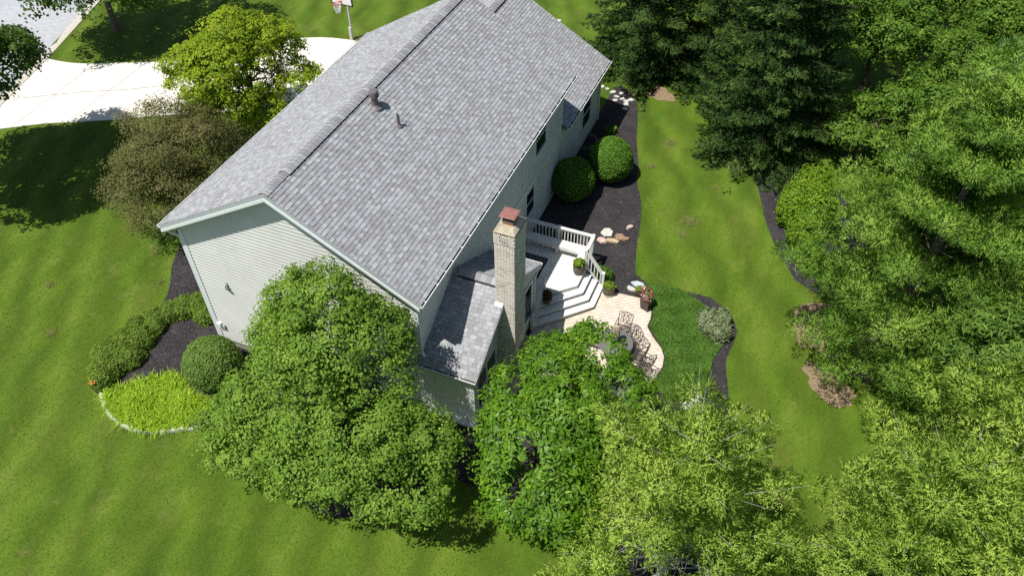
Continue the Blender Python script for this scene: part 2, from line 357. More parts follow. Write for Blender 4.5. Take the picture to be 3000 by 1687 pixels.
sheet('mulch_bed', right_bed, .012, M['mulch'], rough=.03, seed=4)
for i, (c, rx, ry, a) in enumerate([((6.6, 22.6), .9, .6, -.2), ((11.7, 18.0), .55, .45, .3), ((15.9, 9.2), .3, 1.0, .25), ((17.2, 6.7), 1.15, .55, -.5), ((14.6, 22.6), 1.5, 1.0, .3), ((18.5, 9.5), 2.5, 2.0, 0)]):
    rg = random.Random(i+50); pl = []
    ph = [rg.uniform(0, 6.28) for _ in range(4)]
    for k in range(36):
        t = 2*PI*k/36; q = 1+.16*math.sin(2*t+ph[0])+.10*math.sin(3*t+ph[1])+.08*math.sin(7*t+ph[2])+rg.gauss(0, .03)
        x, y = rx*q*math.cos(t), ry*q*math.sin(t); pl.append((c[0]+x*math.cos(a)-y*math.sin(a), c[1]+x*math.sin(a)+y*math.cos(a)))
    sheet('bare_soil', pl, .006, M['soil'])
# street, kerb, driveway made of concrete slabs
kerb_line = [(-20.9, -8), (-22.8, 0), (-24.87, 9.03), (-25.94, 13.56), (-27.36, 17.89), (-30.5, 27), (-36, 42)]
nrm = []
for i in range(len(kerb_line)):
    a = Vector(kerb_line[max(i-1, 0)]); b = Vector(kerb_line[min(i+1, len(kerb_line)-1)]); d = (b-a).normalized(); nrm.append(Vector((-d.y, d.x)))
def off_line(o): return [(p[0]+n.x*o, p[1]+n.y*o) for p, n in zip(kerb_line, nrm)]
sheet('street', off_line(.45)+off_line(9.5)[::-1], .006, M['street'])
g = Geo(); A0, A1, A2, A3 = off_line(-.02), off_line(.16), off_line(.24), off_line(.5)
prof = [(A0, .015), (A0, .05), (A1, .055), (A2, .045), (A3, .028)]
for i in range(len(kerb_line)-1):
    for (q0, h0), (q1, h1) in zip(prof[:-1], prof[1:]):
        g.add([(*q0[i], zg(q0[i][1])+h0), (*q0[i+1], zg(q0[i+1][1])+h0), (*q1[i+1], zg(q1[i+1][1])+h1), (*q1[i], zg(q1[i][1])+h1)], [(0, 1, 2, 3)])
tag(g.build('kerb', M['kerb']), kind='structure')
# driveway: top and bottom edges sampled together, cut into slabs
top = smooth_poly([(-25.9, 13.5), (-24.2, 13.66), (-22.2, 14.4), (-18.7, 16.2), (-14.2, 20.5), (-10.5, 21.6), (-5, 22.0)], False, 4)
bot = smooth_poly([(-24.8, 9.0), (-23.4, 7.2), (-22.0, 8.4), (-20.0, 9.45), (-17.3, 10.9), (-12.5, 14.2), (-8.5, 15.2), (-5, 15.4)], False, 4)
def resample(L, n):
    P = [Vector(p) for p in L]; d = [0]
    for a, b in zip(P[:-1], P[1:]): d.append(d[-1]+(b-a).length)
    out = []
    for k in range(n):
        s = d[-1]*k/(n-1); j = min(max(i for i in range(len(d)) if d[i] <= s+1e-9), len(P)-2)
        t = (s-d[j])/max(d[j+1]-d[j], 1e-9); out.append(P[j].lerp(P[j+1], t))
    return out
bot = [(-24.8, 9.0), (-24.1, 7.9), (-23.3, 7.45)]+[(-22.83, 7.92), (-21.46, 8.77), (-18.32, 10.25), (-17.27, 10.89), (-14, 12.6), (-11, 13.8), (-5, 14.6)]
TT = resample(top, 8*4+1); BB = resample(bot, 8*4+1)
drv = sheet('driveway', [tuple(p) for p in TT]+[tuple(p) for p in BB][::-1], .010, M['joint'])
for i in range(8):
    for j in range(2):
        k0, k1 = i*4, i*4+4
        md = [TT[q].lerp(BB[q], .5) for q in range(len(TT))]
        for q in range(6): md[q] = md[6]-(md[14]-md[6])*((6-q)/8)
        def pt(k, f): return TT[k].lerp(md[k], f*2) if f <= .5 else md[k].lerp(BB[k], f*2-1)
        f0, f1 = j/2+.002, (j+1)/2-.002
        ring = [pt(k, f0) for k in range(k0, k1+1)]+[pt(k, f1) for k in range(k1, k0-1, -1)]
        c = sum(ring, Vector((0, 0)))/len(ring)
        ring = [c+(p-c)*.988 for p in ring]
        sheet('concrete_slab', [tuple(p) for p in ring], .022, M['concrete'], kind=None, parent=drv)

# patio of small pavers, laid diagonally
patio_poly = [(6.35, 4.3), (6.4, 5.3), (8.15, 6.95), (8.2, 8.1), (8.75, 8.2), (9.92, 8.28), (10.35, 7.85), (10.44, 7.4), (10.42, 6.97), (10.83, 6.48), (11.2, 6.15), (11.4, 5.8), (11.48, 5.3), (11.36, 4.7), (11.1, 4.2), (10.6, 3.6), (9.8, 3.2), (9.0, 3.05), (7.7, 3.05), (6.9, 3.3)]
patio = sheet('patio', patio_poly, .020, M['paver_joint'])
pav = []
ca, sa = math.cos(.62), math.sin(.62); pw, ph_ = .225, .15
for j in range(-70, 90):
    for i in range(-60, 70):
        lx = (i+(.5 if j % 2 else 0))*pw; ly = j*ph_
        x = 9+lx*ca-ly*sa; y = 5.8+lx*sa+ly*ca
        pav.append((x, y))
pav = np.array(pav); keep_ = np.ones(len(pav), bool)
for ang in range(8): keep_ &= in_poly(pav[:, 0]+.115*math.cos(ang*PI/4), pav[:, 1]+.115*math.sin(ang*PI/4), patio_poly)
pav = pav[keep_]
dist = np.linalg.norm(np.stack([pav[:, 0]-CAM.x, pav[:, 1]-CAM.y], 1), axis=1)
vis_order = np.argsort(np.where((pav[:, 1] > 4.6), dist, dist+50))
pave_me = []
for k in range(6):
    g = Geo(); w, h = pw-.012, ph_-.012
    v = [(sx*w/2*s, sy*h/2*s, z) for z, s in ((0, 1.), (.012, 1.), (.016, .95)) for sx, sy in ((-1, -1), (1, -1), (1, 1), (-1, 1))]
    g.add(v, [(0, 1, 5, 4), (1, 2, 6, 5), (2, 3, 7, 6), (3, 0, 4, 7), (4, 5, 9, 8), (5, 6, 10, 9), (6, 7, 11, 10), (7, 4, 8, 11), (8, 9, 10, 11)], k/5)
    pave_me.append(g)
g_rest = Geo(); rg = random.Random(5); proto = {}
for n_, ii in enumerate(vis_order):
    x, y = pav[ii]; z = zg(y)+.018+rg.uniform(0, .004); k = rg.randrange(6)
    if n_ < 300:
        if k not in proto:
            o = pave_me[k].build('paver', M['paver'], patio, tint=True); proto[k] = o
        else:
            o = proto[k].copy(); COL.objects.link(o); o.parent = patio
        o.location = (x, y, z); o.rotation_euler = (0, 0, .62+rg.gauss(0, .012))
    else:
        vs = [(x+v[0]*ca-v[1]*sa, y+v[0]*sa+v[1]*ca, z+v[2]) for v in pave_me[k].v]
        g_rest.add(vs, pave_me[k].f, k/5)
tag(g_rest.build('paver_field', M['paver'], patio, tint=True), kind='stuff')

# ------------------------------------------------------------------ house
W, He, Hr, L = 4.77, 5.46, 8.21, 13.87
SL = (Hr-He)/W; TH = math.atan(SL); XW, YW = 4.37, .35
house = empty('house', (0, 0, 0), 0, 'two-storey pale grey-green house with long grey shingled roof and brick chimney', 'house')
def gablez(x): return Hr-.22-SL*abs(x)
# --- walls (solid bodies)
g = Geo()
def prism_gable(g, x0, x1, y0, y1, zb, ze, xm, zr):
    g.add([(x0,y0,zb),(x1,y0,zb),(x1,y0,ze),(xm,y0,zr),(x0,y0,ze),(x0,y1,zb),(x1,y1,zb),(x1,y1,ze),(xm,y1,zr),(x0,y1,ze)],
          [(0,1,2,3,4),(5,9,8,7,6),(0,5,6,1),(1,6,7,2),(2,7,8,3),(3,8,9,4),(4,9,5,0)])
prism_gable(g, -XW, XW, YW, L-.35, -.2, He-.05, 0, Hr-.28)
wall = g.build('wall', M['siding'], house)
g = Geo(); prism_gable(g, -4.85, XW-.004, L-.3, 19.2, -.2, 2.75, -.25, 5.65); wing_wall = g.build('wing_wall', M['siding'], house)
# sunroom: gable faces +x
SX, SY0, SY1 = 6.2, .31, 5.62
g = Geo()
rz_ = 4.0
g.add([(XW-.1,SY0,-.3),(SX,SY0,-.3),(SX,SY0,2.4),(XW-.1,SY0,2.4),(XW-.1,SY1,-.3),(SX,SY1,-.3),(SX,SY1,2.4),(XW-.1,SY1,2.4),(XW-.1,2.99,rz_-.05),(SX,2.99,rz_-.05)],
      [(0,1,2,3),(5,4,7,6),(1,5,6,9,2),(0,3,8,7,4),(3,2,9,8),(8,9,6,7),(0,4,5,1)])
sun_wall = g.build('sunroom_wall', M['siding'], house)
g = Geo(); g.box(-XW+.02, XW-.02, YW+.02, 19.1, -1.1, -.19); g.box(XW-.2, SX-.02, SY0+.02, SY1-.02, -1.1, -.29)
g.build('foundation', M['found'], house)
# --- siding boards
EXP = .15
def board_y(name, x0, x1, x0t, x1t, z, y, par, dirn=-1):   # lap board on a wall facing -y
    g = Geo(); h = EXP+.012; p0 = .036; p1 = .004
    g.hexa([(x0,y-p0,z),(x1,y-p0,z),(x1,y+.01,z),(x0,y+.01,z),(x0t,y-p1,z+h),(x1t,y-p1,z+h),(x1t,y+.01,z+h),(x0t,y+.01,z+h)])
    return g.build(name, M['siding'], par)
def board_x(name, y0, y1, y0t, y1t, z, x, par):
    g = Geo(); h = EXP+.012; p0 = .036; p1 = .004
    g.hexa([(x-.01,y0,z),(x+p0,y0,z),(x+p0,y1,z),(x-.01,y1,z),(x-.01,y0t,z+h),(x+p1,y0t,z+h),(x+p1,y1t,z+h),(x-.01,y1t,z+h)])
    return g.build(name, M['siding'], par)
z = -.25
while z < Hr-.75:
    zt = z+EXP+.012
    def xl(zz): return min(XW-.10, (Hr-.30-zz)/SL)
    a, b = xl(z), xl(zt)
    if a > .05: board_y('siding_board', -a, a, -max(b, .01), max(b, .01), z, YW, wall)
    z += EXP
z = -.1
while z < 5.30:
    y1 = L-.45
    board_x('siding_board', YW+.1, y1, YW+.1, y1, z, XW, wall); z += EXP
z = 0.0
while z < 2.65:
    board_x('siding_board', L-.28, 19.1, L-.28, 19.1, z, XW, wing_wall); z += EXP
z = -.28
while z < 2.25:
    board_y('siding_board', XW+.05, SX-.12, XW+.05, SX-.12, z, SY0, sun_wall); z += EXP
z = -.28
while z < 3.75:
    zt = z+EXP+.012
    def yr(zz): return (SY0+.11, SY1-.11) if zz < 2.3 else (max(SY0+.11, 2.99-(rz_-.08-zz)/.577), min(SY1-.11, 2.99+(rz_-.08-zz)/.577))
    a, b = yr(z), yr(zt)
    if b[1]-b[0] > .05: board_x('siding_board', a[0], a[1], b[0], b[1], z, SX, sun_wall)
    z += EXP
# corner boards
for (x0, x1, y0, y1, zb, zt) in [(-XW-.05, -XW+.11, YW-.05, YW+.11, -.3, 5.2), (XW-.11, XW+.05, YW-.048, YW+.11, 2.7, 5.2), (SX-.13, SX+.05, SY0-.05, SY0+.12, -.3, 2.33), (SX-.12, SX+.05, SY1-.12, SY1+.05, -.3, 2.33), (XW-.1, XW+.052, 19.04, 19.24, -.05, 2.7), (XW-.1, XW+.055, L-.49, L-.32, 2.67, 5.2)]:
    Geo().box(x0, x1, y0, y1, zb, zt).build('corner_board', M['trim'], house)
Geo().box(XW, XW+.07, 5.9, L-.3, 2.47, 2.66).build('band_board', M['trim'], house)
Geo().box(XW-.05, SX+.05, SY0-.035, SY0-.022, -.42, -.28).build('base_board', M['trim'], house)

# --- roofs
def slab(g, p0, p1, q1, q0, t):  # four top corners, thickness down
    d = Vector((0, 0, -t)); P = [Vector(v) for v in (p0, p1, q1, q0)]
    g.hexa([*(v+d for v in P), *P])
roof = None
g = Geo()
slab(g, (0, 0, Hr), (W, 0, He), (W, L, He), (0, L, Hr), .16); slab(g, (-W, 0, He), (0, 0, Hr), (0, L, Hr), (-W, L, He), .16)
roof = g.build('roof', M['roof_deck'], house)
WX0, WX1, WXm, WZe = -5.15, 4.66, -.25, 3.10; WZr = WZe+SL*(WX1-WXm)
g = Geo(); y0, y1 = L-.36, 19.5
slab(g, (WXm, y0, WZr), (WX1, y0, WZe), (WX1, y1, WZe), (WXm, y1, WZr), .14); slab(g, (WX0, y0, WZe), (WXm, y0, WZr), (WXm, y1, WZr), (WX0, y1, WZe), .14)
wing_roof = g.build('wing_roof', M['roof_deck'], house)
RE, RR, RY0, RYm, RY1, RX0, RX1 = 2.50, 4.155, .12, 2.99, 5.86, XW-.05, 6.43
g = Geo()
slab(g, (RX0, RY0, RE), (RX1, RY0, RE), (RX1, RYm, RR), (RX0, RYm, RR), .14); slab(g, (RX0, RYm, RR), (RX1, RYm, RR), (RX1, RY1, RE), (RX0, RY1, RE), .14)
sun_roof = g.build('sunroom_roof', M['roof_deck'], house)

# --- shingles: laminated tabs; (roof part, origin at eave, along vector, up-slope vector, normal, length, slope length, holes)
def shingle_field(seed, origin, along, up, length, slen, skip=None):
    rg = random.Random(seed); o = Vector(origin); al = Vector(along).normalized(); up = Vector(up).normalized(); n = al.cross(up).normalized()
    if n.z < 0: n = -n
    out = []; rows = int(slen/.143)+1
    for r in range(rows):
        s0 = r*.143-.02; s1 = min(s0+.143+.03, slen)
        if s1-s0 < .04: continue
        x = -rg.uniform(0, .2); patch = 0
        alt = rg.random() < .5
        while x < length:
            w = rg.choice((.10, .13, .16, .19, .22)); alt = not alt
            a = max(x, 0); b = min(x+w, length)
            if b-a > .02:
                hi = .026+rg.uniform(0, .004) if alt else .019+rg.uniform(0, .004)
                big = .5*math.sin(.9*a+r*.31+seed)+.5*math.sin(.37*r-.55*a+seed*2)
                t = (rg.uniform(.40, 1.0) if rg.random() < .62 else rg.uniform(0, .40))
                t = min(1, max(0, t+.04*big+(.05 if alt else -.06)))
                gp = .003
                c0 = o+al*(a+gp)+up*s0; c1 = o+al*(b-gp)+up*s0; d0 = o+al*(a+gp)+up*s1; d1 = o+al*(b-gp)+up*s1
                mid = (c0+d1)/2
                if not (skip and skip(mid)):
                    out.append((mid, [c0+n*.001, c1+n*.001, d1+n*.001, d0+n*.001, c0+n*hi, c1+n*hi, d1+n*.003, d0+n*.003], t))
            x += w
    return out
cth, sth = math.cos(TH), math.sin(TH); SLEN = W/cth
fields = []
fields += [(roof, s) for s in shingle_field(11, (W+.02, 0, He-.012), (0, 1, 0), (-cth, 0, sth), L, SLEN)]
fields += [(roof, s) for s in shingle_field(12, (-W-.02, 0, He-.012), (0, 1, 0), (cth, 0, sth), L, SLEN)]
fields += [(wing_roof, s) for s in shingle_field(13, (WX1+.02, L-.34, WZe-.012), (0, 1, 0), (-cth, 0, sth), y1-L+.34, (WX1-WXm)/cth)]
fields += [(wing_roof, s) for s in shingle_field(14, (WX0-.02, L-.34, WZe-.012), (0, 1, 0), (cth, 0, sth), y1-L+.34, (WXm-WX0)/cth)]
t2 = math.atan((RR-RE)/(RYm-RY0)); c2, s2 = math.cos(t2), math.sin(t2); SL2 = (RYm-RY0)/c2
fields += [(sun_roof, s) for s in shingle_field(15, (RX0+.05, RY0-.02, RE-.012), (1, 0, 0), (0, c2, s2), RX1-RX0-.05, SL2)]
fields += [(sun_roof, s) for s in shingle_field(16, (RX0+.05, RY1+.02, RE-.012), (1, 0, 0), (0, -c2, s2), RX1-RX0-.05, SL2)]
facing = []
for i, (par, (mid, q, t)) in enumerate(fields):
    nn = (q[5]-q[4]).cross(q[7]-q[4]).normalized()
    if nn.z < 0: nn = -nn
    v = CAM-mid; facing.append((-(q[5]-q[4]).length*abs(nn.dot(v.normalized()))/v.length**2, i))
facing.sort(); picked = set(i for _, i in facing[:300])
rest = {}
SF = [(4, 5, 6, 7), (0, 1, 5, 4), (1, 2, 6, 5), (3, 0, 4, 7)]
for i, (par, (mid, q, t)) in enumerate(fields):
    if i in picked: Geo().add(q, SF, t).build('shingle', M['shingle'], par, tint=True)
    else: rest.setdefault(par.name, (par, Geo()))[1].add(q, SF, t)
for par, g in rest.values(): tag(g.build('shingle_field', M['shingle'], par, tint=True), kind='stuff')

# --- ridge caps and ridge vents
def ridge(parent, a, b, step, half, lift, slope, seed, thick=.012, w_=None):
    a = Vector(a); b = Vector(b); d = (b-a).normalized(); sd = Vector((-d.y, d.x, 0)); n = int((b-a).length/step); rg = random.Random(seed)
    for i in range(n):
        p = a+d*(i*step); q = p+d*(step+.05)
        prof = [(-half, lift-slope*half*.82), (-half*.55, lift-slope*half*.36), (-half*.15, lift), (half*.15, lift), (half*.55, lift-slope*half*.36), (half, lift-slope*half*.82)]
        vs = []
        for (pp, e) in ((p, thick+.022), (q, thick-.006)):
            for (s, zz) in prof: vs.append(pp+sd*s+Vector((0, 0, zz+e)))
        for (s, zz) in prof: vs.append(p+sd*s+Vector((0, 0, zz-.004)))
        k = len(prof); fs = [(j, j+1, k+j+1, k+j) for j in range(k-1)]+[(2*k+j, 2*k+j+1, j+1, j) for j in range(k-1)]
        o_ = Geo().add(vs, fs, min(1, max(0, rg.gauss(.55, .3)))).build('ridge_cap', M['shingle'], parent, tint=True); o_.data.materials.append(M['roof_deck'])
        for f_ in range(k-1, 2*(k-1)): o_.data.polygons[f_].material_index = 1  # front edges coloured dark for the shadow and tar lines between caps
def vent_strip(parent, a, b, half, top, bottom, slope):
    a = Vector(a); b = Vector(b); d = (b-a).normalized(); sd = Vector((-d.y, d.x, 0)); g = Geo()
    ring = [(-half, top-slope*half*.82), (0, top), (half, top-slope*half*.82), (half, bottom-slope*half), (0, bottom), (-half, bottom-slope*half)]
    vs = [p+sd*s+Vector((0, 0, zz)) for p in (a, b) for s, zz in ring]
    fs = [(j, (j+1) % 6, 6+(j+1) % 6, 6+j) for j in range(6)]+[tuple(range(6))[::-1], tuple(range(6, 12))]
    g.add(vs, fs).build('ridge_vent', M['vent_dark'], parent)
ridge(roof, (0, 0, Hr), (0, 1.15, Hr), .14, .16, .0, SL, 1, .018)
vent_strip(roof, (0, 1.1, Hr), (0, L-.02, Hr), .19, .045, -.02, SL)
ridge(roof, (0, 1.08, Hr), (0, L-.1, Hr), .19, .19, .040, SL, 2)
vent_strip(wing_roof, (WXm, L+.1, WZr), (WXm, 19.3, WZr), .2, .055, -.02, SL)
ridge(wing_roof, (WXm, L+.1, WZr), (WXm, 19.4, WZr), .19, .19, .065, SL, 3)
vent_strip(sun_roof, (XW+.28, RYm, RR), (6.2, RYm, RR), .22, .05, -.02, .577)
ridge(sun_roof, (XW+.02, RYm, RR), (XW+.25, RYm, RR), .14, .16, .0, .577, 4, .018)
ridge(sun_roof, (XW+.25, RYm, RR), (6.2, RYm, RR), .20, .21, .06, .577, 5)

# --- rake boards, fascia, soffits
def rake(parent, name, a, b, y0, y1, drop0, drop1, mat):
    a = Vector(a); b = Vector(b); g = Geo()
    g.hexa([(a.x, y0, a.z-drop1), (b.x, y0, b.z-drop1), (b.x, y1, b.z-drop1), (a.x, y1, a.z-drop1), (a.x, y0, a.z-drop0), (b.x, y0, b.z-drop0), (b.x, y1, b.z-drop0), (a.x, y1, a.z-drop0)])
    return g.build(name, mat, parent)
for s in (-1, 1):
    e = (s*W, 0, He); p = (0, 0, Hr)
    rake(house, 'rake_fascia', e, p, -.012, .03, .012, .16, M['fascia'])
    rake(house, 'rake_trim', e, p, -.035, .03, .161, .27, M['trim'])
    rake(house, 'rake_soffit', (s*(W-.03), 0, He+.03*SL), p, .031, YW-.001, .165, .20, M['fascia'])
    rake(house, 'frieze_board', (s*(XW-.1), 0, He+(W-XW+.1)*SL), p, YW-.024, YW+.01, .26, .40, M['siding'])
    e2 = (s*W, 0, He); rake(house, 'rake_fascia', e2, p, L-.03, L+.01, .012, .2, M['trim'])
    g = Geo(); x0, x1 = sorted((s*XW, s*(W-.01))); g.box(x0, x1, YW+.01, L-.02, He-.19, He-.155).build('soffit', M['fascia'], house)
    xs_ = s*(W-.005); x0, x1 = sorted((xs_, xs_-s*.03)); Geo().box(x0, x1, .02, L-.03, He-.2, He-.012).build('fascia_board', M['trim'], house)
for (xa, za) in ((WX1, WZe), (WX0, WZe)):
    rake(house, 'rake_fascia', (xa, 0, za), (WXm, 0, WZr), y1-.03, y1+.012, .012, .2, M['trim'])
Geo().box(XW, WX1-.01, L-.3, y1-.03, WZe-.17, WZe-.13).build('soffit', M['fascia'], house)
def rake_x(a, b, x0, x1, d0, d1, mat, name='rake_fascia'):
    g = Geo(); g.hexa([(x0, a[0], a[1]-d1), (x1, a[0], a[1]-d1), (x1, b[0], b[1]-d1), (x0, b[0], b[1]-d1), (x0, a[0], a[1]-d0), (x1, a[0], a[1]-d0), (x1, b[0], b[1]-d0), (x0, b[0], b[1]-d0)]); return g.build(name, mat, house)
rake_x((RY0, RE), (RYm, RR), RX1-.02, RX1+.014, .012, .2, M['fascia']); rake_x((RYm, RR), (RY1, RE), RX1-.02, RX1+.014, .012, .2, M['fascia'])
rake_x((RY0+.2, RE+.115), (RYm, RR), SX+.001, RX1-.021, .15, .18, M['fascia'], 'soffit'); rake_x((RYm, RR), (RY1-.2, RE+.115), SX+.001, RX1-.021, .15, .18, M['fascia'], 'soffit')
Geo().box(XW+.01, RX1-.03, RY0+.02, SY0, RE-.16, RE-.13).build('soffit', M['fascia'], house)

# --- gutters with brackets; dark inside
def gutter(a, b, out, depth=.125, h=.10, every=.62, seed=1):
    a = Vector(a); b = Vector(b); d = (b-a).normalized(); o = Vector(out); up = Vector((0, 0, 1)); t = .008
    prof = [(0, 0), (depth*.75, 0), (depth, h*.55), (depth, h), (depth-.024, h), (depth-.024, h-.01), (depth-t*1.6, h-.012), (depth-t*1.6, h*.56), (depth*.74, t), (t, t), (t, h*.9), (0, h*.9)]
    k = len(prof); g = Geo(); vs = [p+o*x+up*z for p in (a, b) for x, z in prof]
    fs = [(j, (j+1) % k, k+(j+1) % k, k+j) for j in range(k)]+[tuple(range(k))[::-1], tuple(range(k, 2*k))]
    go = g.add(vs, fs).build('gutter', M['gutter'], house)
    g = Geo(); g.hexa([a+o*.009+up*.012, a+o*(depth*.74)+up*.012, b+o*(depth*.74)+up*.012, b+o*.009+up*.012, a+o*.009+up*.02, a+o*(depth-.014)+up*.03, b+o*(depth-.014)+up*.03, b+o*.009+up*.02]).build('gutter_dark_strip', M['gutter_in'], go)  # dark strip along the gutter floor
    for e in (a, b):
        g = Geo(); dd = d*.004
        ring = [(0, -.001), (depth*.75, -.001), (depth+.002, h*.55), (depth+.002, h+.002), (0, h+.002)]
        vs = [e+s*dd+o*x+up*z for s in (-1, 1) for x, z in ring]
        g.add(vs, [(0,1,2,3,4), (9,8,7,6,5)]+[(j, (j+1) % 5, 5+(j+1) % 5, 5+j) for j in range(5)]).build('end_cap', M['gutter'], go)
    n = int((b-a).length/every); rg = random.Random(seed)
    for i in range(n):
        p = a+d*((i+.5)*every+rg.uniform(-.12, .12)); Geo().bar(p+o*.0+up*(h-.004), p+o*(depth-.01)+up*(h-.004), .03, .012).build('gutter_bracket', M['gutter'], go)
    return go
gutter((W+.001, 0, He-.125), (W+.001, L, He-.125), (1, 0, 0), seed=1)
gutter((-W-.001, 0, He-.125), (-W-.001, L, He-.125), (-1, 0, 0), seed=2, every=1.2)
gutter((WX1+.001, L-.33, WZe-.125), (WX1+.001, y1, WZe-.125), (1, 0, 0), seed=3)
gutter((XW+.02, RY0-.001, RE-.12), (RX1+.01, RY0-.001, RE-.12), (0, -1, 0), seed=4, every=.45)
gutter((RX1+.01, RY1+.001, RE-.12), (XW+.1, RY1+.001, RE-.12), (0, 1, 0), seed=5)
def downspout(pts):
    g = Geo()
    for a, b in zip(pts[:-1], pts[1:]): g.bar(a, b, .075, .06)
    return g.build('downspout', M['trim'], house)
downspout([(-W-.05, .10, He-.12), (-W-.05, .10, He-.22), (-XW-.085, YW-.02, He-.62), (-XW-.085, YW-.02, zg(.3)+.12), (-XW-.3, YW-.3, zg(0)+.05)])
downspout([(W+.05, .12, He-.12), (W+.05, .12, He-.22), (XW+.08, YW-.045, He-.62), (XW+.08, YW-.045, 2.85), (XW+.2, YW-.1, 2.72)])
downspout([(SX+.10, RY1+.05, RE-.12), (SX+.10, RY1+.05, RE-.25), (SX+.075, SY1-.03, RE-.55), (SX+.075, SY1-.03, -.3)])
downspout([(XW+.09, 18.95, WZe-.2), (XW+.09, 18.95, .1)])

# --- windows
def window_x(x, y0, y1, z0, z1, rails=1, mull=0):
    t = .085; root = Geo().box(x-.03, x+.044, y0, y1, z0, z1).build('window', M['glass'], house)
    g = Geo(); g.box(x, x+.075, y0-t, y0, z0-t, z1+t); g.box(x, x+.075, y1, y1+t, z0-t, z1+t); g.box(x, x+.075, y0, y1, z1, z1+t); g.box(x, x+.095, y0, y1, z0-t, z0)
    g.build('frame', M['trim'], root)
    for i in range(rails):
        zz = z0+(z1-z0)*(i+1)/(rails+1); Geo().box(x+.040, x+.058, y0, y1, zz-.025, zz+.025).build('sash_rail', M['trim'], root)
    for i in range(mull):
        yy = y0+(y1-y0)*(i+1)/(mull+1); Geo().box(x+.040, x+.060, yy-.04, yy+.04, z0, z1).build('mullion', M['trim'], root)
    return root
window_x(XW, 10.42, 11.55, 3.62, 4.95)
window_x(XW, 9.45, 10.28, 1.15, 2.36)
window_x(XW, 16.5, 17.65, .95, 2.40)
window_x(XW, 6.3, 7.9, .50, 2.35, 0, 1)
window_x(SX, .55, 2.0, .35, 2.0, 1, 1)
window_x(SX, 3.75, 5.35, .35, 2.0, 0, 1)
# window wells
for (cx, cy) in ((XW+.03, 17.0), (XW+.03, 14.9)):
    g = Geo(); n = 14; zb = zg(cy)
    for rr_, flip in ((.62, 1), (.59, -1)): pass
    vs = []
    for r_ in (.62, .59):
        for zz in (-.05, .16):
            for k in range(n+1):
                a = -PI/2+PI*k/n; vs.append((cx+r_*math.cos(a), cy+r_*1.05*math.sin(a), zb+zz))
    m_ = n+1; fs = []
    for k in range(n): fs += [(k, k+1, m_+k+1, m_+k), (2*m_+k, 3*m_+k, 3*m_+k+1, 2*m_+k+1), (m_+k, m_+k+1, 3*m_+k+1, 3*m_+k)]
    g.add(vs, fs).build('window_well', M['steel'], house)

# --- chimney of buff brick
CX0, CX1, CY0, CY1, CZ = 6.17, 6.82, 2.40, 3.30, 6.86
g = Geo(); g.box(CX0, CX1, CY0, CY1, -.6, CZ)
chim = g.build('chimney', M['mortar'], house)
g = Geo(); rg = random.Random(3); bricks = []
def brick_run(axis, fixed, lo, hi, z, outn, off):
    BL = .203; x = lo-off
    while x < hi-.005:
        a, b = max(x, lo), min(x+BL-.012, hi)
        if b-a > .03: bricks.append((axis, fixed, a, b, z, outn))
        x += BL
zz = -.5; row = 0
while zz < CZ-.06:
    cor = .0
    if zz > CZ-.50: cor = .018
    off = .1 if row % 2 else 0
    if not (CZ-.36 < zz < CZ-.12):
        brick_run('x', CY0-cor, CX0-cor, CX1+cor, zz, -1, off); brick_run('y', CX1+cor, CY0-cor+.0, CY1+cor, zz, 1, off+.05)
    else:
        brick_run('x', CY0-cor, CX0-cor, CX0+.2, zz, -1, off); brick_run('x', CY0-cor, CX1-.2, CX1+cor, zz, -1, off); brick_run('y', CX1+cor, CY0-cor, CY0+.25, zz, 1, off); brick_run('y', CX1+cor, CY1-.25, CY1+cor, zz, 1, off)
    if zz > 2.6: brick_run('y', CX0-cor, CY0, CY1, zz, -1, off); brick_run('x', CY1+cor, CX0, CX1, zz, 1, off)
    zz += .0762; row += 1
bg_rest = Geo(); cand = []
def brick_geo(g, br, t):
    axis, f, a, b, z, o = br; e = .011
    lo, hi = sorted((f+o*e, f-o*.004))
    if axis == 'x': g.box(a, b, lo, hi, z, z+.0635, t)
    else: g.box(lo, hi, a, b, z, z+.0635, t)
order = sorted(range(len(bricks)), key=lambda i: (0 if (bricks[i][5] == (-1 if bricks[i][0] == 'x' else 1) and bricks[i][4] > .6) else 1, -bricks[i][4]))
pick = set(order[:290])
for i, br in enumerate(bricks):
    t = min(1, max(0, rg.gauss(.55, .25)))
    if i in pick: g = Geo(); brick_geo(g, br, t); g.build('brick', M['brick'], chim, tint=True)
    else: brick_geo(bg_rest, br, t)
# soldier bricks in the corbelled head
for k in range(5):
    xx = CX0+.215+k*.047
    Geo().box(xx, xx+.034, CY0-.034, CY0+.002, CZ-.345+(.05 if k % 2 else 0), CZ-.10, .6).build('soldier_brick', M['brick'], chim, tint=True)
for k in range(9):
    yy = CY0+.265+k*.042
    Geo().box(CX1-.002, CX1+.034, yy, yy+.030, CZ-.345, CZ-.10, .5).build('soldier_brick', M['brick'], chim, tint=True)
tag(bg_rest.build('brick_field', M['brick'], chim, tint=True), kind='stuff')
g = Geo(); e = .035
g.hexa([(CX0-e, CY0-e, CZ), (CX1+e, CY0-e, CZ), (CX1+e, CY1+e, CZ), (CX0-e, CY1+e, CZ), (CX0+.10, CY0+.14, CZ+.13), (CX1-.10, CY0+.14, CZ+.13), (CX1-.10, CY1-.14, CZ+.13), (CX0+.10, CY1-.14, CZ+.13)]).build('crown', M['crown'], chim, bevel=.015)
cxm, cym = (CX0+CX1)/2, (CY0+CY1)/2
Geo().box(cxm-.17, cxm+.17, cym-.17, cym+.17, CZ+.1, CZ+.24).build('flue', M['clay'], chim)
g = Geo(); g.box(cxm-.185, cxm+.185, cym-.185, cym+.185, CZ+.235, CZ+.275); cap = g.build('chimney_cap', M['steel'], chim)
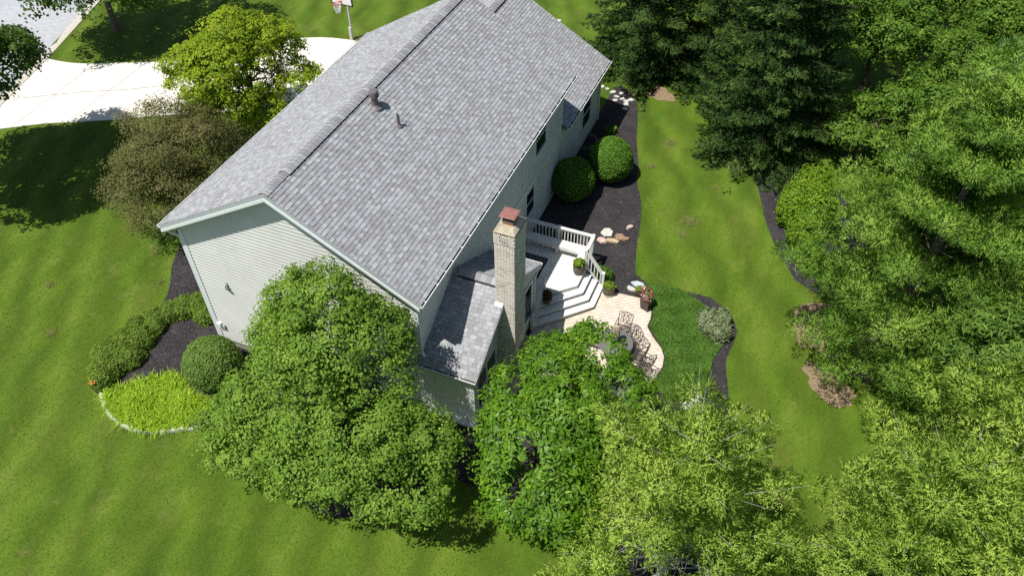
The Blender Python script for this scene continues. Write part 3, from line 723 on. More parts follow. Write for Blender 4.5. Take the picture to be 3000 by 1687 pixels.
Geo().box(cxm-.165, cxm+.165, cym-.165, cym+.165, CZ+.275, CZ+.43).build('spark_screen', M['black_metal'], cap)
g = Geo(); g.lathe([(.01, .04), (.28, .018), (.36, 0), (.36, -.015), (.01, .0)], 4, (0, 0, 0)); lid = g.build('cap_lid', M['rust'], cap, bevel=.02); lid.location = (cxm, cym, CZ+.45); lid.rotation_euler = (0, 0, PI/4)
# shouldered firebox base
g = Geo(); g.hexa([(SX+.02, 1.95, -.6), (CX1+.13, 1.95, -.6), (CX1+.13, 3.75, -.6), (SX+.02, 3.75, -.6), (SX+.02, 1.95, .95), (CX1+.13, 1.95, .95), (CX1+.13, 3.75, .95), (SX+.02, 3.75, .95)])
g.hexa([(SX+.02, 1.95, .951), (CX1+.13, 1.95, .951), (CX1+.13, 3.75, .951), (SX+.02, 3.75, .951), (SX+.02, CY0+.02, 1.6), (CX1-.02, CY0+.02, 1.6), (CX1-.02, CY1-.02, 1.6), (SX+.02, CY1-.02, 1.6)])
base = g.build('chimney_base', M['mortar'], house)
g = Geo(); rg = random.Random(9); zz = -.5; row = 0
while zz < .9:
    for fx in ((1.95, -1),):
        x = SX+.03-(.1 if row % 2 else 0)
        while x < CX1+.13: a, b = max(x, SX+.03), min(x+.19, CX1+.13); x += .203; (b-a > .03) and g.box(a, b, 1.939, 1.955, zz, zz+.0635, rg.random())
    y = 1.95-(.1 if row % 2 else 0)
    while y < 3.75: a, b = max(y, 1.95), min(y+.19, 3.75); y += .203; (b-a > .03) and g.box(CX1+.126, CX1+.141, a, b, zz, zz+.0635, rg.random())
    zz += .0762; row += 1
nk = 8
for k in range(nk):
    f = k/nk; ya = 1.95+(CY0-1.95)*f; za = .955+.645*f; yb = 1.95+(CY0-1.95)*(f+.085); zb = .955+.645*(f+.085)
    for i in range(3):
        xa = SX+.05+i*.21; g.hexa([(xa, ya, za), (xa+.195, ya, za), (xa+.195, yb, zb), (xa, yb, zb), (xa, ya-.012, za+.008), (xa+.195, ya-.012, za+.008), (xa+.195, yb-.012, zb+.008), (xa, yb-.012, zb+.008)], rg.random())
tag(g.build('brick_field', M['brick'], base, tint=True), kind='stuff')
# flashing where the sunroom roof meets the chimney
g = Geo(); zf = RR-(RYm-CY0)*.577
g.hexa([(CX0-.02, CY0-.13, zf-.055), (RX1-.0, CY0-.13, zf-.055), (RX1, CY0-.014, zf+.02), (CX0-.02, CY0-.014, zf+.02), (CX0-.02, CY0-.13, zf-.04), (RX1, CY0-.13, zf-.04), (RX1, CY0-.014, zf+.035), (CX0-.02, CY0-.014, zf+.035)]).build('flashing', M['white'], house)

# --- roof vents and wall fittings
def rz_at(x): return Hr-SL*x
vx, vy = .52, 5.59; g = Geo(); g.lathe([(.24, -.14), (.24, -.05), (.14, .03), (.115, .06), (.115, .34), (.165, .36), (.165, .41), (.15, .42), (.165, .43), (.165, .48), (.15, .49), (.165, .50), (.165, .54), (.14, .585), (.02, .60)], 20, (vx, vy, rz_at(vx)+.02)); g.build('vent_stack', M['vent'], house, smooth=False)
vx, vy = 1.39, 5.5; g = Geo(); g.lathe([(.13, -.09), (.13, -.02), (.065, .06), (.05, .08), (.05, .42), (.04, .42), (.04, .30)], 14, (vx, vy, rz_at(vx)+.02)); g.build('vent_pipe', M['vent'], house)
g = Geo(); g.tube([(-3.09, YW-.02, 3.05), (-3.09, YW-.14, 3.05), (-3.04, YW-.16, 2.95), (-3.09, YW-.10, 2.84)], .028, 8); g.box(-3.13, -3.05, YW-.045, YW-.015, 2.70, 3.12); g.build('wall_bracket', M['steel'], house)
g = Geo(); g.box(-4.26, -4.08, YW-.13, YW-.015, .46, .68); g.build('outlet_cover', M['white'], house, bevel=.02)
g = Geo(); g.box(-4.05, -3.95, YW-.09, YW-.015, .38, .60); g.build('meter_box', M['fascia'], house, bevel=.015)
g = Geo(); g.box(5.82, 5.92, SY0-.16, SY0-.02, -.12, .16); g.build('outlet_cover', M['white'], house, bevel=.02)
# stub of gutter on the far rake of the wing
Geo().box(1.95, 2.12, 19.5, 19.62, 4.52, 4.62).build('gutter_return', M['gutter'], house)

# ------------------------------------------------------------------ deck
ZD = .39
deck = empty('deck', (0, 0, 0), 0, 'white painted wooden deck with bench, railings and angled steps beside the house', 'deck')
deck_poly = [(XW+.05, SY1+.06), (6.36, SY1+.06), (6.36, 6.33), (7.42, 7.36), (7.42, 8.36), (7.42, 9.34), (XW+.05, 9.34)]
# boards run diagonally: clip strips against the deck outline
def clip_strip(poly, n, lo, hi):
    def cut(P, n, c, keep):
        out = []
        for i in range(len(P)):
            a, b = P[i], P[(i+1) % len(P)]; da, db = n.dot(a)-c, n.dot(b)-c
            if keep(da): out.append(a)
            if (da > 0) != (db > 0): out.append(a+(b-a)*(da/(da-db)))
        return out
    P = [Vector(p) for p in poly]; P = cut(P, n, lo, lambda d: d > 0)
    if len(P) > 2: P = cut(P, n, hi, lambda d: d <= 0)
    return P
nv = Vector((math.cos(-.75), math.sin(-.75))); cs = [nv.dot(Vector(p)) for p in deck_poly]; c = min(cs)
def prism(poly, z0, z1, name, mat, par):
    k = len(poly); me = Geo(); me.add([(p[0], p[1], z0) for p in poly]+[(p[0], p[1], z1) for p in poly], [tuple(range(k))[::-1], tuple(range(k, 2*k))]+[(j, (j+1) % k, k+(j+1) % k, k+j) for j in range(k)])
    return me.build(name, mat, par)
while c < max(cs):
    P = clip_strip(deck_poly, nv, c, c+.134)
    if len(P) > 2: prism(P, ZD-.03, ZD, 'deck_board', M['deck'], deck)
    c += .140
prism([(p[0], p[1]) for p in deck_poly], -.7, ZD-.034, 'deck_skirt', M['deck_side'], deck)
def step_poly(o, yo):
    return [(6.37, SY1-.35-yo*0), ]
steps = [(.27, ZD-.18), (.54, ZD-.36), (.81, ZD-.54)]
prev = None
for o, z in steps:
    dxy = o*1.414
    pl = [(6.38, 6.31-dxy), (7.42+o, 7.36-o*.41), (7.42+o, 8.28), (6.38, 8.28)]
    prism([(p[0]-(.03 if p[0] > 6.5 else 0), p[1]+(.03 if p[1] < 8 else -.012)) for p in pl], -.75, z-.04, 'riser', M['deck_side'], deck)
    # tread: two boards mitred at the corner
    i0 = o-.27; d0 = i0*1.414
    inner = [(6.38, 6.31-d0), (7.42+i0, 7.36-i0*.41)]
    prism([(6.38, 6.31-dxy-.03), (7.42+o, 7.36-o*.41-.012), (7.42+i0-.02, 7.36-i0*.41+.02), (6.38, 6.31-d0+.02)], z-.038, z, 'step_tread', M['deck'], deck)
    prism([(7.42+o+.012, 7.36-o*.41-.012), (7.42+o+.012, 8.3), (7.42+i0-.02, 8.3), (7.42+i0-.02, 7.36-i0*.41+.02)], z-.036, z+.002, 'step_tread', M['deck'], deck)
# railings
def rail(a, b, zt, zb_, bal=.135, cap=True, over=.0):
    a = Vector(a); b = Vector(b); r = empty('railing', (0, 0, 0)); r.parent = deck
    g = Geo(); g.bar((a.x, a.y, zt[0]), (b.x, b.y, zt[1]), .14, .038); g.build('top_rail', M['deck'], r)
    Geo().bar((a.x, a.y, zt[0]-.075), (b.x, b.y, zt[1]-.075), .04, .09).build('upper_rail', M['deck'], r)
    Geo().bar((a.x, a.y, zb_[0]), (b.x, b.y, zb_[1]), .04, .09).build('lower_rail', M['deck'], r)
    n = int((b-a).length/bal)
    for i in range(n):
        f = (i+.5)/n; p = a.lerp(b, f); z1 = zt[0]+(zt[1]-zt[0])*f-.03; z0 = zb_[0]+(zb_[1]-zb_[0])*f-.04
        Geo().box(p.x-.019, p.x+.019, p.y-.019, p.y+.019, z0, z1).build('baluster', M['deck'], r)
def post(x, y, z0, z1):
    o = Geo().box(x-.05, x+.05, y-.05, y+.05, z0, z1).build('post', M['deck'], deck)
    g = Geo(); g.hexa([(x-.07, y-.07, z1), (x+.07, y-.07, z1), (x+.07, y+.07, z1), (x-.07, y+.07, z1), (x-.05, y-.05, z1+.05), (x+.05, y-.05, z1+.05), (x+.05, y+.05, z1+.05), (x-.05, y+.05, z1+.05)]).build('post_cap', M['deck'], o)
YB = 9.30
for x in (4.5, 5.92, 7.38): post(x, YB, -.5, ZD+.98)
rail((4.55, YB), (5.87, YB), (ZD+.95, ZD+.95), (ZD+.12, ZD+.12)); rail((5.97, YB), (7.33, YB), (ZD+.95, ZD+.95), (ZD+.12, ZD+.12))
post(7.38, 8.40, -.5, ZD+.98); rail((7.38, 9.25), (7.38, 8.45), (ZD+.95, ZD+.95), (ZD+.12, ZD+.12))
post(8.17, 8.36, zg(8.3)-.1, .42); rail((7.43, 8.39), (8.12, 8.365), (ZD+.90, .40), (ZD+.10, -.30))
post(6.40, 6.34, -.6, ZD+.98); post(6.36, 5.20, zg(5.2)-.1, .42); rail((6.40, 6.29), (6.36, 5.25), (ZD+.90, .40), (ZD+.10, -.32), .12)
# bench
b_ = empty('bench', (0, 0, 0)); b_.parent = deck
for k in range(3): Geo().box(4.5, 7.30, YB-.14-.145*(k+1), YB-.14-.145*k-.008, ZD+.42, ZD+.46).build('bench_board', M['deck'], b_)
for k in range(2): Geo().box(7.31-.30+.15*k-.0, 7.31-.30+.15*k+.142, 8.27, YB-.58, ZD+.421, ZD+.461).build('bench_board', M['deck'], b_)
Geo().box(4.5, 7.0, YB-.585, YB-.56, ZD+.30, ZD+.418).build('bench_apron', M['deck'], b_); Geo().box(7.0, 7.025, 8.27, YB-.58, ZD+.30, ZD+.418).build('bench_apron', M['deck'], b_)
for (x, y) in ((4.8, YB-.4), (6.0, YB-.4), (7.1, YB-.4), (7.15, 8.4)): Geo().box(x-.045, x+.045, y-.12, y+.12, ZD, ZD+.42).build('bench_leg', M['deck'], b_)

# patterned rug on the deck
rug = Geo().box(4.75, 5.84, 7.13, 8.36, ZD+.003, ZD+.012).build('rug', M['rug']); tag(rug, 'dark rectangular rug with a pale dashed border on the deck', 'rug')
g = Geo()
for row in range(3):
    q = .09+row*.075
    x = 4.85
    while x < 5.84-q: g.box(x, x+.055, 8.36-q-.03, 8.36-q, ZD+.0125, ZD+.015); g.box(x, x+.055, 7.13+q, 7.13+q+.03, ZD+.0125, ZD+.015); x += .095
    y = 7.13+q
    while y < 8.3-q: g.box(5.84-q-.03, 5.84-q, y, y+.055, ZD+.0125, ZD+.015); y += .095
tag(g.build('pattern', M['rug_light'], rug), kind='stuff')

# ------------------------------------------------------------------ foliage generators
def unit(v): return v/np.maximum(np.linalg.norm(v, axis=-1, keepdims=True), 1e-9)
def sph(rng, n): return unit(rng.normal(size=(n, 3)))
def leaf_quads(rng, pos, nrm, Ls, Ws, fold=.25):
    n = len(pos); r = sph(rng, n); d = unit(np.cross(nrm, r)); s = np.cross(nrm, d)
    L_ = (Ls*rng.uniform(.7, 1.25, n))[:, None]; W_ = (Ws*rng.uniform(.75, 1.2, n))[:, None]
    a = pos-d*L_*.5; c = pos+d*L_*.5-nrm*L_*.12; b = pos+s*W_*.5+nrm*W_*fold; e = pos-s*W_*.5+nrm*W_*fold
    return np.stack([a, b, c, e], 1)
def crown_leaves(rng, lobes, n_clump, per, rc, Ls, Ws, zmin=-9, flat=.7, inner=.12, upbias=.35, shell=(.72, 1.02), droop=0., gap=.22):
    lob = np.array([(*c, *r) for c, r in lobes], float); ar = (lob[:, 3]*lob[:, 4]*lob[:, 5])**(2/3); pr = ar/ar.sum()
    cc = []; oo = []
    while sum(len(q) for q in cc) < n_clump*1.45:
        k = rng.choice(len(lob), n_clump, p=pr); d = sph(rng, n_clump); d[:, 2] = np.where(d[:, 2] < -.35, -d[:, 2], d[:, 2])
        rad = np.where(rng.random(n_clump) < inner, rng.uniform(.3, .8, n_clump), rng.uniform(shell[0], shell[1], n_clump))
        p = lob[k, :3]+d*lob[k, 3:]*rad[:, None]; keep = p[:, 2] > zmin
        for j in range(len(lob)):
            q = np.linalg.norm((p-lob[j, :3])/lob[j, 3:], axis=1); keep &= ~((q < .62) & (k != j))
        cc.append(p[keep]); oo.append(d[keep])
    cc = np.concatenate(cc); oo = np.concatenate(oo)
    f_ = sum(np.sin(cc@(sph(rng, 1)[0]*rng.uniform(2.2, 5.))+rng.uniform(0, 6.28)) for _ in range(6)); kp = f_ > np.quantile(f_, gap); cc = cc[kp][:n_clump]; oo = oo[kp][:n_clump]; n_clump = len(cc)
    ct = rng.normal(0, .13, n_clump); cr = rc*rng.uniform(.45, 1.7, n_clump)
    n = n_clump*per; ci = np.repeat(np.arange(n_clump), per); d = sph(rng, n)
    d = unit(d+oo[ci]*.55+np.array([0, 0, upbias])); rad = cr[ci]*rng.uniform(.35, 1., n)**.6
    pos = cc[ci]+d*rad[:, None]*np.array([1, 1, flat]); nr = unit(d*.6+oo[ci]*.3+np.array([0, 0, .55])+rng.normal(0, .38, (n, 3)))
    if droop: pos[:, 2] -= droop*rng.random(n)
    tint = np.clip(.48+ct[ci]+rng.normal(0, .17, n), 0, 1)
    crown_leaves.soft = unit(nr*.9+d*.5+oo[ci]*.2+np.array([0, 0, .12]))
    return leaf_quads(rng, pos, nr, Ls, Ws), tint, cc
def trunk_and_limbs(parent, rng, base, h, r, targets, mat, nl=10, twigs=0):
    b = Vector(base); g = Geo(); pts = []
    for i in range(6):
        f = i/5; pts.append(b+Vector((rng.normal(0, .05)*h*.2*f, rng.normal(0, .05)*h*.2*f, h*f-.1*(1-f))))
    g.tube(pts, [r*(1.25 if i == 0 else 1-.14*i) for i in range(6)], 8); g.build('trunk', mat, parent)
    g = Geo(); idx = rng.choice(len(targets), min(nl+twigs, len(targets)), replace=False)
    for j, t in enumerate(idx):
        e = Vector(targets[t]); s = pts[2+int(rng.integers(0, 4))]; m1 = s.lerp(e, .4)+Vector((0, 0, .15)); m2 = s.lerp(e, .75)+Vector((0, 0, .1))
        rr_ = r*(.42 if j < nl else .16); g.tube([s, m1, m2, e], [rr_, rr_*.7, rr_*.4, rr_*.12], 5)
    g.build('branches', mat, parent)
def broadleaf(name, label, base, lobes, n_clump, per, rc, Ls, Ws, lm, seed, h, r, bark='bark', group=None, nl=12, twigs=20, cat='tree', origin=True, **kw):
    rng = np.random.default_rng(seed); t = empty(name, base, 0, label, cat, group); bz = np.array(base)
    q, ti, cc = crown_leaves(rng, lobes, n_clump, per, rc, Ls, Ws, **kw)
    mesh_np('crown', q-bz, M[lm], t, ti, crown_leaves.soft)
    trunk_and_limbs(t, rng, (0, 0, 0), h, r, cc-bz, M[bark], nl, twigs)
    return t
def lobes_around(rng, c, R, n, rs, zs=1., main=.62):
    """n sub-lobes scattered over the ellipsoid (c,R), each of relative radius rs."""
    out = [(c, tuple(np.array(R)*main))]
    for i in range(n):
        d = sph(rng, 1)[0]; d[2] = abs(d[2])*1.0-.25; d = d/np.linalg.norm(d); f = rng.uniform(.58, .80)
        p = np.array(c)+d*np.array(R)*f; k = rs*rng.uniform(.8, 1.25); out.append((tuple(p), (R[0]*k, R[1]*k, R[2]*k*zs)))
    return out

def needles(rng, pos, axis, per, ln, wd, spread=.9, jit=0.):
    n = len(pos)*per; ci = np.repeat(np.arange(len(pos)), per); pos = pos[ci]+rng.normal(0, jit, (n, 3))
    d = unit(axis[ci]+sph(rng, n)*spread); s = unit(np.cross(d, sph(rng, n))); l = (ln*rng.uniform(.65, 1.15, n))[:, None]
    a = pos-s*wd*.5; b = pos+s*wd*.5; c = pos+d*l
    return np.stack([a, b, c], 1), ci
def conifer(name, label, base, H, R, seed, kind, lm, group=None, z0=.6, whorl=.55, nb=6, cat='tree', tuft=9, ln=.12, wd=.034, dens=1.0, power=.8, bare=0, bark='bark', lean=(0, 0), rmin=.0, puff=.40, low=1.0, hollow=.40):
    rng = np.random.default_rng(seed); t = empty(name, base, 0, label, cat, group)
    tr = Geo(); tr.tube([(0, 0, -.1), (lean[0]*.5, lean[1]*.5, H*.5), (lean[0], lean[1], H)], [.022*H+.02, .012*H, .008], 8); tr.build('trunk', M[bark], t)
    br = Geo(); P = []; A = []; T = []
    h = z0
    while h < H-.15:
        f = (h-z0)/(H-z0); k = nb+int(rng.integers(-1, 2)); a0 = rng.uniform(0, 6.28)
        for i in range(k):
            az_ = a0+2*PI*i/k+rng.normal(0, .18); l = max(R*((1-f)**power)*rng.uniform(.72, 1.1)*(min(1., low+2.2*f)), rmin)+.15
            rise = {'spruce': -.30+.55*f, 'pine': .10+.55*f}[kind]+rng.normal(0, .08)
            dh = np.array([math.cos(az_), math.sin(az_), 0.]); sd = np.array([-dh[1], dh[0], 0.]); st = np.array([lean[0]*f, lean[1]*f, h+rng.uniform(-.2, .2)])
            curve = .16 if kind == 'spruce' else .10
            def at(s): return st+dh*l*s+np.array([0, 0, rise*l*s+curve*l*s*s])
            br.tube([at(0), at(.35), at(.7), at(1.)], [.003*H*(1-.6*f)+.006, .014*(1-.5*f)+.004, .007, .003], 4, cap=False)
            tn = rng.normal(0, .10)
            if kind == 'pine':
                for s_ in np.arange(hollow if f < .45 and l > 1.6 else min(.18, hollow), 1.02, puff*1.25/max(l, .42)):
                    side = .30*l*(1.1-s_)
                    for off in ([0.] if side < .28 else [0., rng.uniform(.6, 1.)*side, -rng.uniform(.6, 1.)*side]):
                        if rng.random() > dens: continue
                        c_ = at(s_)+sd*off+dh*(abs(off)*.5+rng.normal(0, .10)); c_[2] += .10*abs(off)+rng.normal(0, .07)
                        pr = puff*rng.uniform(.8, 1.2); m = int(31*(pr/.4)**1.7); d_ = sph(rng, m); d_[:, 2] = np.abs(d_[:, 2])*1.0-.18
                        d_ = unit(d_+dh*.25); P.append(c_+d_*np.array([pr, pr, pr*.66])*rng.uniform(.8, 1., m)[:, None])
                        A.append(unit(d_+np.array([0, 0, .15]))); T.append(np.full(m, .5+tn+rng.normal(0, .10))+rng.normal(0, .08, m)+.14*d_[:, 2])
            else:
                ns = max(3, int(l/.13))
                for s_ in np.linspace(.18, 1., ns):
                    side = .34*l*(1.05-s_)+.10
                    m = int(dens*(4+side*10)); off = rng.uniform(-1, 1, m)*side
                    p = at(s_)+sd*off[:, None]+dh*(np.abs(off)*.5)[:, None]; p[:, 2] -= .30*np.abs(off)+np.abs(rng.normal(0, .05, m))
                    ax = unit(dh*.8+sd*(np.sign(off)*.5)[:, None]+np.array([0, 0, -.18]))
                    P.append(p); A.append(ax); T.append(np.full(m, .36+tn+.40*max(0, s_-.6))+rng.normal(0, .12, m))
        h += whorl*rng.uniform(.8, 1.2)
    # leader
    if kind == 'pine':
        for q_ in range(7):
            c_ = np.array([lean[0]+rng.normal(0, .3), lean[1]+rng.normal(0, .3), H-.25*q_*rng.uniform(.6, 1.2)]); m = 34; d_ = sph(rng, m); d_[:, 2] = np.abs(d_[:, 2]); P.append(c_+d_*puff*.8); A.append(unit(d_+np.array([0, 0, .4]))); T.append(np.full(m, .6)+rng.normal(0, .1, m))
    m = 14; P.append(np.stack([rng.normal(lean[0], .08, m), rng.normal(lean[1], .08, m), rng.uniform(H-.7, H+.1, m)], 1)); A.append(np.tile([0, 0, 1.], (m, 1))+rng.normal(0, .3, (m, 3))); T.append(np.full(m, .6))
    for i in range(bare):
        a = rng.uniform(0, 6.28); hh = rng.uniform(H*.25, H*.68); l = R*rng.uniform(.2, .5); e = np.array([math.cos(a)*l, math.sin(a)*l, hh+rng.uniform(-.3, .8)])
        s = np.array([0, 0, hh]); mm = s*.5+e*.5+np.array([0, 0, rng.uniform(-.1, .25)]); br.tube([s, mm, e], [.020, .013, .004], 4, cap=False)
        for q in range(3):
            e2 = e+rng.normal(0, .35, 3)*np.array([1, 1, .5]); br.tube([mm*.5+e*.5, e2], [.012, .004], 3, cap=False)
    br.build('branches', M['bark_grey' if bare else bark], t)
    P = np.concatenate(P); A = np.concatenate(A); T = np.clip(np.concatenate(T), 0, 1)
    q, ci = needles(rng, P, A, tuft, ln, wd, .7 if kind == 'pine' else .6, .055 if kind == 'pine' else .03)
    sn = unit(A[ci]*(1.0 if kind == 'pine' else .6)+np.array([0, 0, .18 if kind == 'pine' else .35])+rng.normal(0, .15, (len(ci), 3)))
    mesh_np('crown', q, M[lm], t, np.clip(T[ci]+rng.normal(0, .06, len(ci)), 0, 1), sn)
    return t
def mound_leaves(rng, ells, n, Ls, Ws, noise=.06, out=.5, lumps=6, inset=.0):
    """leaves over the surface of a few ellipsoids (c, r); hidden parts dropped."""
    lob = np.array([(*c, *r) for c, r in ells], float); ar = lob[:, 3]*lob[:, 4]+lob[:, 4]*lob[:, 5]; pr = ar/ar.sum()
    k = rng.choice(len(lob), int(n*1.6), p=pr); d = sph(rng, len(k)); keep = d[:, 2] > -.75; d = d[keep]; k = k[keep]
    bump = sum(np.sin(d@rng.normal(0, lumps, 3)+rng.uniform(0, 6.28)) for _ in range(5))/5
    rad = 1+noise*bump+rng.normal(0, noise*.35, len(d))-inset*rng.random(len(d))
    p = lob[k, :3]+d*lob[k, 3:]*rad[:, None]; kp = np.ones(len(p), bool)
    for j in range(len(lob)): kp &= ~((np.linalg.norm((p-lob[j, :3])/lob[j, 3:], axis=1) < .9) & (k != j))
    p = p[kp][:n]; d = d[kp][:n]; bump = bump[kp][:n]; nr = unit(d*.8+np.array([0, 0, .3])+rng.normal(0, .42, p.shape))
    return leaf_quads(rng, p, nr, Ls, Ws), np.clip(.5+.22*bump+rng.normal(0, .16, len(p)), 0, 1)
def shrub(name, label, ells, n, Ls, Ws, lm, seed, group=None, noise=.06, lumps=6, core='bark', cat='shrub', inset=.06):
    rng = np.random.default_rng(seed); c0 = np.array(ells[0][0], float); base = np.array([c0[0], c0[1], zg(c0[1])])
    t = empty(name, tuple(base), 0, label, cat, group); q, ti = mound_leaves(rng, ells, n, Ls, Ws, noise, lumps=lumps, inset=inset)
    mesh_np('foliage', q-base, M[lm], t, ti)
    g = Geo()
    for i in range(9):
        c, r = ells[i % len(ells)]; d = sph(rng, 1)[0]; e = np.array(c)+d*np.array(r)*.8-base; b = np.array([c[0], c[1], zg(c[1])-.03])-base
        g.tube([b, (b+e)/2+np.array([0, 0, .05]), e], [.03, .018, .005], 5)
    g.build('stems', M['bark'], t)
    # dense inner foliage
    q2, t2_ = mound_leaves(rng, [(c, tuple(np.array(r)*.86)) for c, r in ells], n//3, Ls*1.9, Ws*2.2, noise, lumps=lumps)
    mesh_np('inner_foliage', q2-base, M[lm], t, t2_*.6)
    return t

# ------------------------------------------------------------------ trees
lob = [((3.1, -3.0, 2.6), (2.3, 1.7, 1.9)), ((2.3, -1.4, 5.3), (1.6, 1.1, 1.8)), ((1.2, -3.2, 2.8), (1.45, 1.2, 1.3)), ((-.2, -3.9, 1.5), (1.1, .9, 1.0)), ((4.5, -3.4, 3.3), (1.5, 1.3, 1.3)), ((3.0, -4.4, 1.9), (1.25, .95, 1.4)), ((5.4, -4.0, 2.0), (1.3, 1.05, 1.5)), ((3.6, -1.4, 4.9), (1.1, .9, 1.2)), ((5.9, -2.8, 2.6), (1.15, 1.0, 1.2)), ((.8, -4.6, 1.4), (1.2, .9, 1.1)), ((1.3, -1.5, 3.7), (1.3, .95, 1.4)), ((4.3, -2.2, 4.1), (1.1, 1.0, 1.1)), ((2.3, -2.9, 4.6), (1.25, 1.0, 1.1)), ((.9, -1.7, 3.9), (1.0, .8, 1.1)), ((3.9, -1.0, 4.9), (.95, .75, 1.1)), ((3.1, -2.4, 5.0), (1.3, 1.0, 1.1)), ((4.2, -4.4, 2.7), (.9, .8, .9)), ((6.4, -3.9, 2.2), (.9, .9, 1.0))]
broadleaf('pear_tree', 'large rounded green tree in front of the lit gable wall', (3.2, -2.9, zg(-3)), lob, 1850, 50, .30, .085, .078, 'leaf_front', 1, 3.2, .17, nl=14, twigs=70, inner=.12, shell=(.75, 1.1))
lob = [((9.5, -1.3, 2.5), (1.8, 1.9, 2.3)), ((9.0, .2, 3.4), (1.2, 1.1, 1.2)), ((9.7, 1.8, 3.1), (1.1, 1.1, 1.1)), ((8.3, -1.6, 2.5), (1.0, 1.2, 1.6)), ((10.2, -2.4, 1.7), (1.2, 1.1, 1.7)), ((9.0, -2.6, 1.6), (1.0, 1.0, 1.5)), ((9.8, -.9, 3.9), (1.1, 1.1, 1.1)), ((10.9, 1.0, 2.9), (.85, .9, .9)), ((8.6, 1.2, 3.1), (.95, .9, .9)), ((7.9, .1, 2.6), (.9, .9, 1.0))]
broadleaf('magnolia_tree', 'bright green large-leaved tree beside the patio, behind the sunroom', (9.5, -1.2, zg(-1.2)), lob, 980, 30, .30, .18, .066, 'leaf_magnolia', 2, 2.6, .12, bark='bark_grey', nl=12, twigs=34, inner=.10, upbias=.5)
r_ = np.random.default_rng(5)
broadleaf('honey_locust_tree', 'yellow-green tree between the driveway and the front of the house', (-10.5, 11.8, zg(11.8)), lobes_around(r_, (-10.5, 11.6, 3.5), (3.2, 3.2, 3.3), 18, .30, .7)+[((-8.9, 11.0, 1.9), (1.4, 1.3, 1.1)), ((-11.6, 10.2, 1.8), (1.3, 1.2, 1.0)), ((-10.1, 9.9, 2.3), (1.5, 1.2, 1.1)), ((-8.4, 12.6, 2.8), (1.2, 1.2, 1.0))], 1350, 40, .34, .125, .085, 'leaf_yellow', 3, 3.8, .14, nl=16, twigs=40, inner=.12, flat=.5, shell=(.7, 1.15))
r_ = np.random.default_rng(6)
broadleaf('crabapple_tree', 'brownish olive small-leaved tree at the front corner of the house', (-10.4, 6.0, zg(6.2)), lobes_around(r_, (-10.4, 6.0, 2.2), (2.8, 2.8, 2.3), 15, .36, .85)+[((-9.7, 4.2, 1.0), (1.3, 1.2, 1.0)), ((-11.3, 4.6, 1.4), (1.2, 1.1, 1.1)), ((-8.6, 5.2, 1.2), (1.2, 1.2, 1.2))], 1600, 36, .36, .08, .055, 'leaf_crab', 4, 2.2, .12, nl=12, twigs=80, inner=.15, shell=(.72, 1.22))
r_ = np.random.default_rng(8)
broadleaf('street_tree', 'dark green tree by the kerb in the top left corner', (-24.4, 17.4, 0), lobes_around(r_, (-22.9, 16.8, 6.0), (5.2, 4.2, 3.4), 14, .42, .85)+[((-23.4, 14.3, 3.2), (1.3, 1.0, 1.0)), ((-21.7, 14.8, 3.1), (1.3, 1.0, .9)), ((-24.6, 13.2, 3.8), (1.2, 1.0, 1.0)), ((-21.6, 17.0, 2.8), (1.1, 1.0, .9))], 1120, 34, .5, .19, .13, 'leaf_street', 5, 4.6, .22, nl=12, twigs=30, zmin=2.0)
r_ = np.random.default_rng(9)
broadleaf('street_tree', 'dark green tree reaching in at the left edge above the driveway apron', (-19.8, 3.0, zg(3.4)), lobes_around(r_, (-19.4, 3.1, 5.6), (3.9, 3.5, 3.2), 11, .42, .85, .8)+[((-20.0, 7.6, 4.4), (1.0, 1.3, 1.2)), ((-18.8, 6.2, 5.0), (1.6, 1.5, 1.3))], 1120, 34, .5, .19, .13, 'leaf_street', 6, 4.6, .22, nl=12, twigs=30, zmin=2.0)
conifer('pine_tree', 'yellow-green pine with bare grey inner branches at the bottom centre', (13.5, -2.7, zg(-2.6)), 7.8, 3.6, 41, 'pine', 'needle_yellow', dens=.66, whorl=.8, bare=44, bark='bark_grey', group='white pines', z0=1.2, power=.42, puff=.42, hollow=.55)
conifer('pine_tree', 'bright yellow-green pine in the bottom right corner', (19.4, -1.4, zg(-1.4)), 8.4, 4.0, 42, 'pine', 'needle_yellow', dens=.93, whorl=1.08, puff=.46, group='white pines', z0=.8, power=.55, bare=4, bark='bark_grey', nb=7)
conifer('pine_tree', 'broad layered green pine at the right beyond the lawn', (18.8, 8.6, zg(8.0)), 11.5, 4.95, 43, 'pine', 'needle_pine', dens=.95, whorl=1.36, puff=.52, group='white pines', z0=1.2, power=.6, nb=8, low=.66)
conifer('pine_tree', 'blue-tinged pine standing among the leafy trees at the right', (20.6, 11.6, zg(10.6)), 13.0, 3.6, 44, 'pine', 'needle_blue', dens=.94, whorl=1.2, puff=.5, group='white pines', z0=3.2, power=.6, nb=7)
conifer('pine_tree', 'light green pine at the right edge above the corner pine', (22.0, 2.8, zg(2.6)), 8.0, 3.6, 45, 'pine', 'needle_yellow', dens=.92, whorl=1.0, puff=.5, group='white pines', z0=.8, power=.55, nb=7)
conifer('spruce_tree', 'tall dark green spruce between the lawn and the woods', (12.2, 19.6, 0), 14.5, 3.7, 51, 'spruce', 'needle_spruce', group='Norway spruces', z0=.45, whorl=.46, nb=8, tuft=6, ln=.15, wd=.046, power=.8)
conifer('spruce_tree', 'dark green spruce behind the far end of the house', (5.3, 24.7, 0), 13.0, 3.7, 52, 'spruce', 'needle_spruce', group='Norway spruces', z0=.4, whorl=.50, nb=8, tuft=6, ln=.15, wd=.046, power=.8)
conifer('spruce_tree', 'dark spruce half hidden between the two front spruces', (9.6, 24.6, 0), 14.0, 3.3, 53, 'spruce', 'needle_spruce', group='Norway spruces', z0=.5, whorl=.50, nb=8, tuft=6, ln=.15, wd=.046, power=.8)
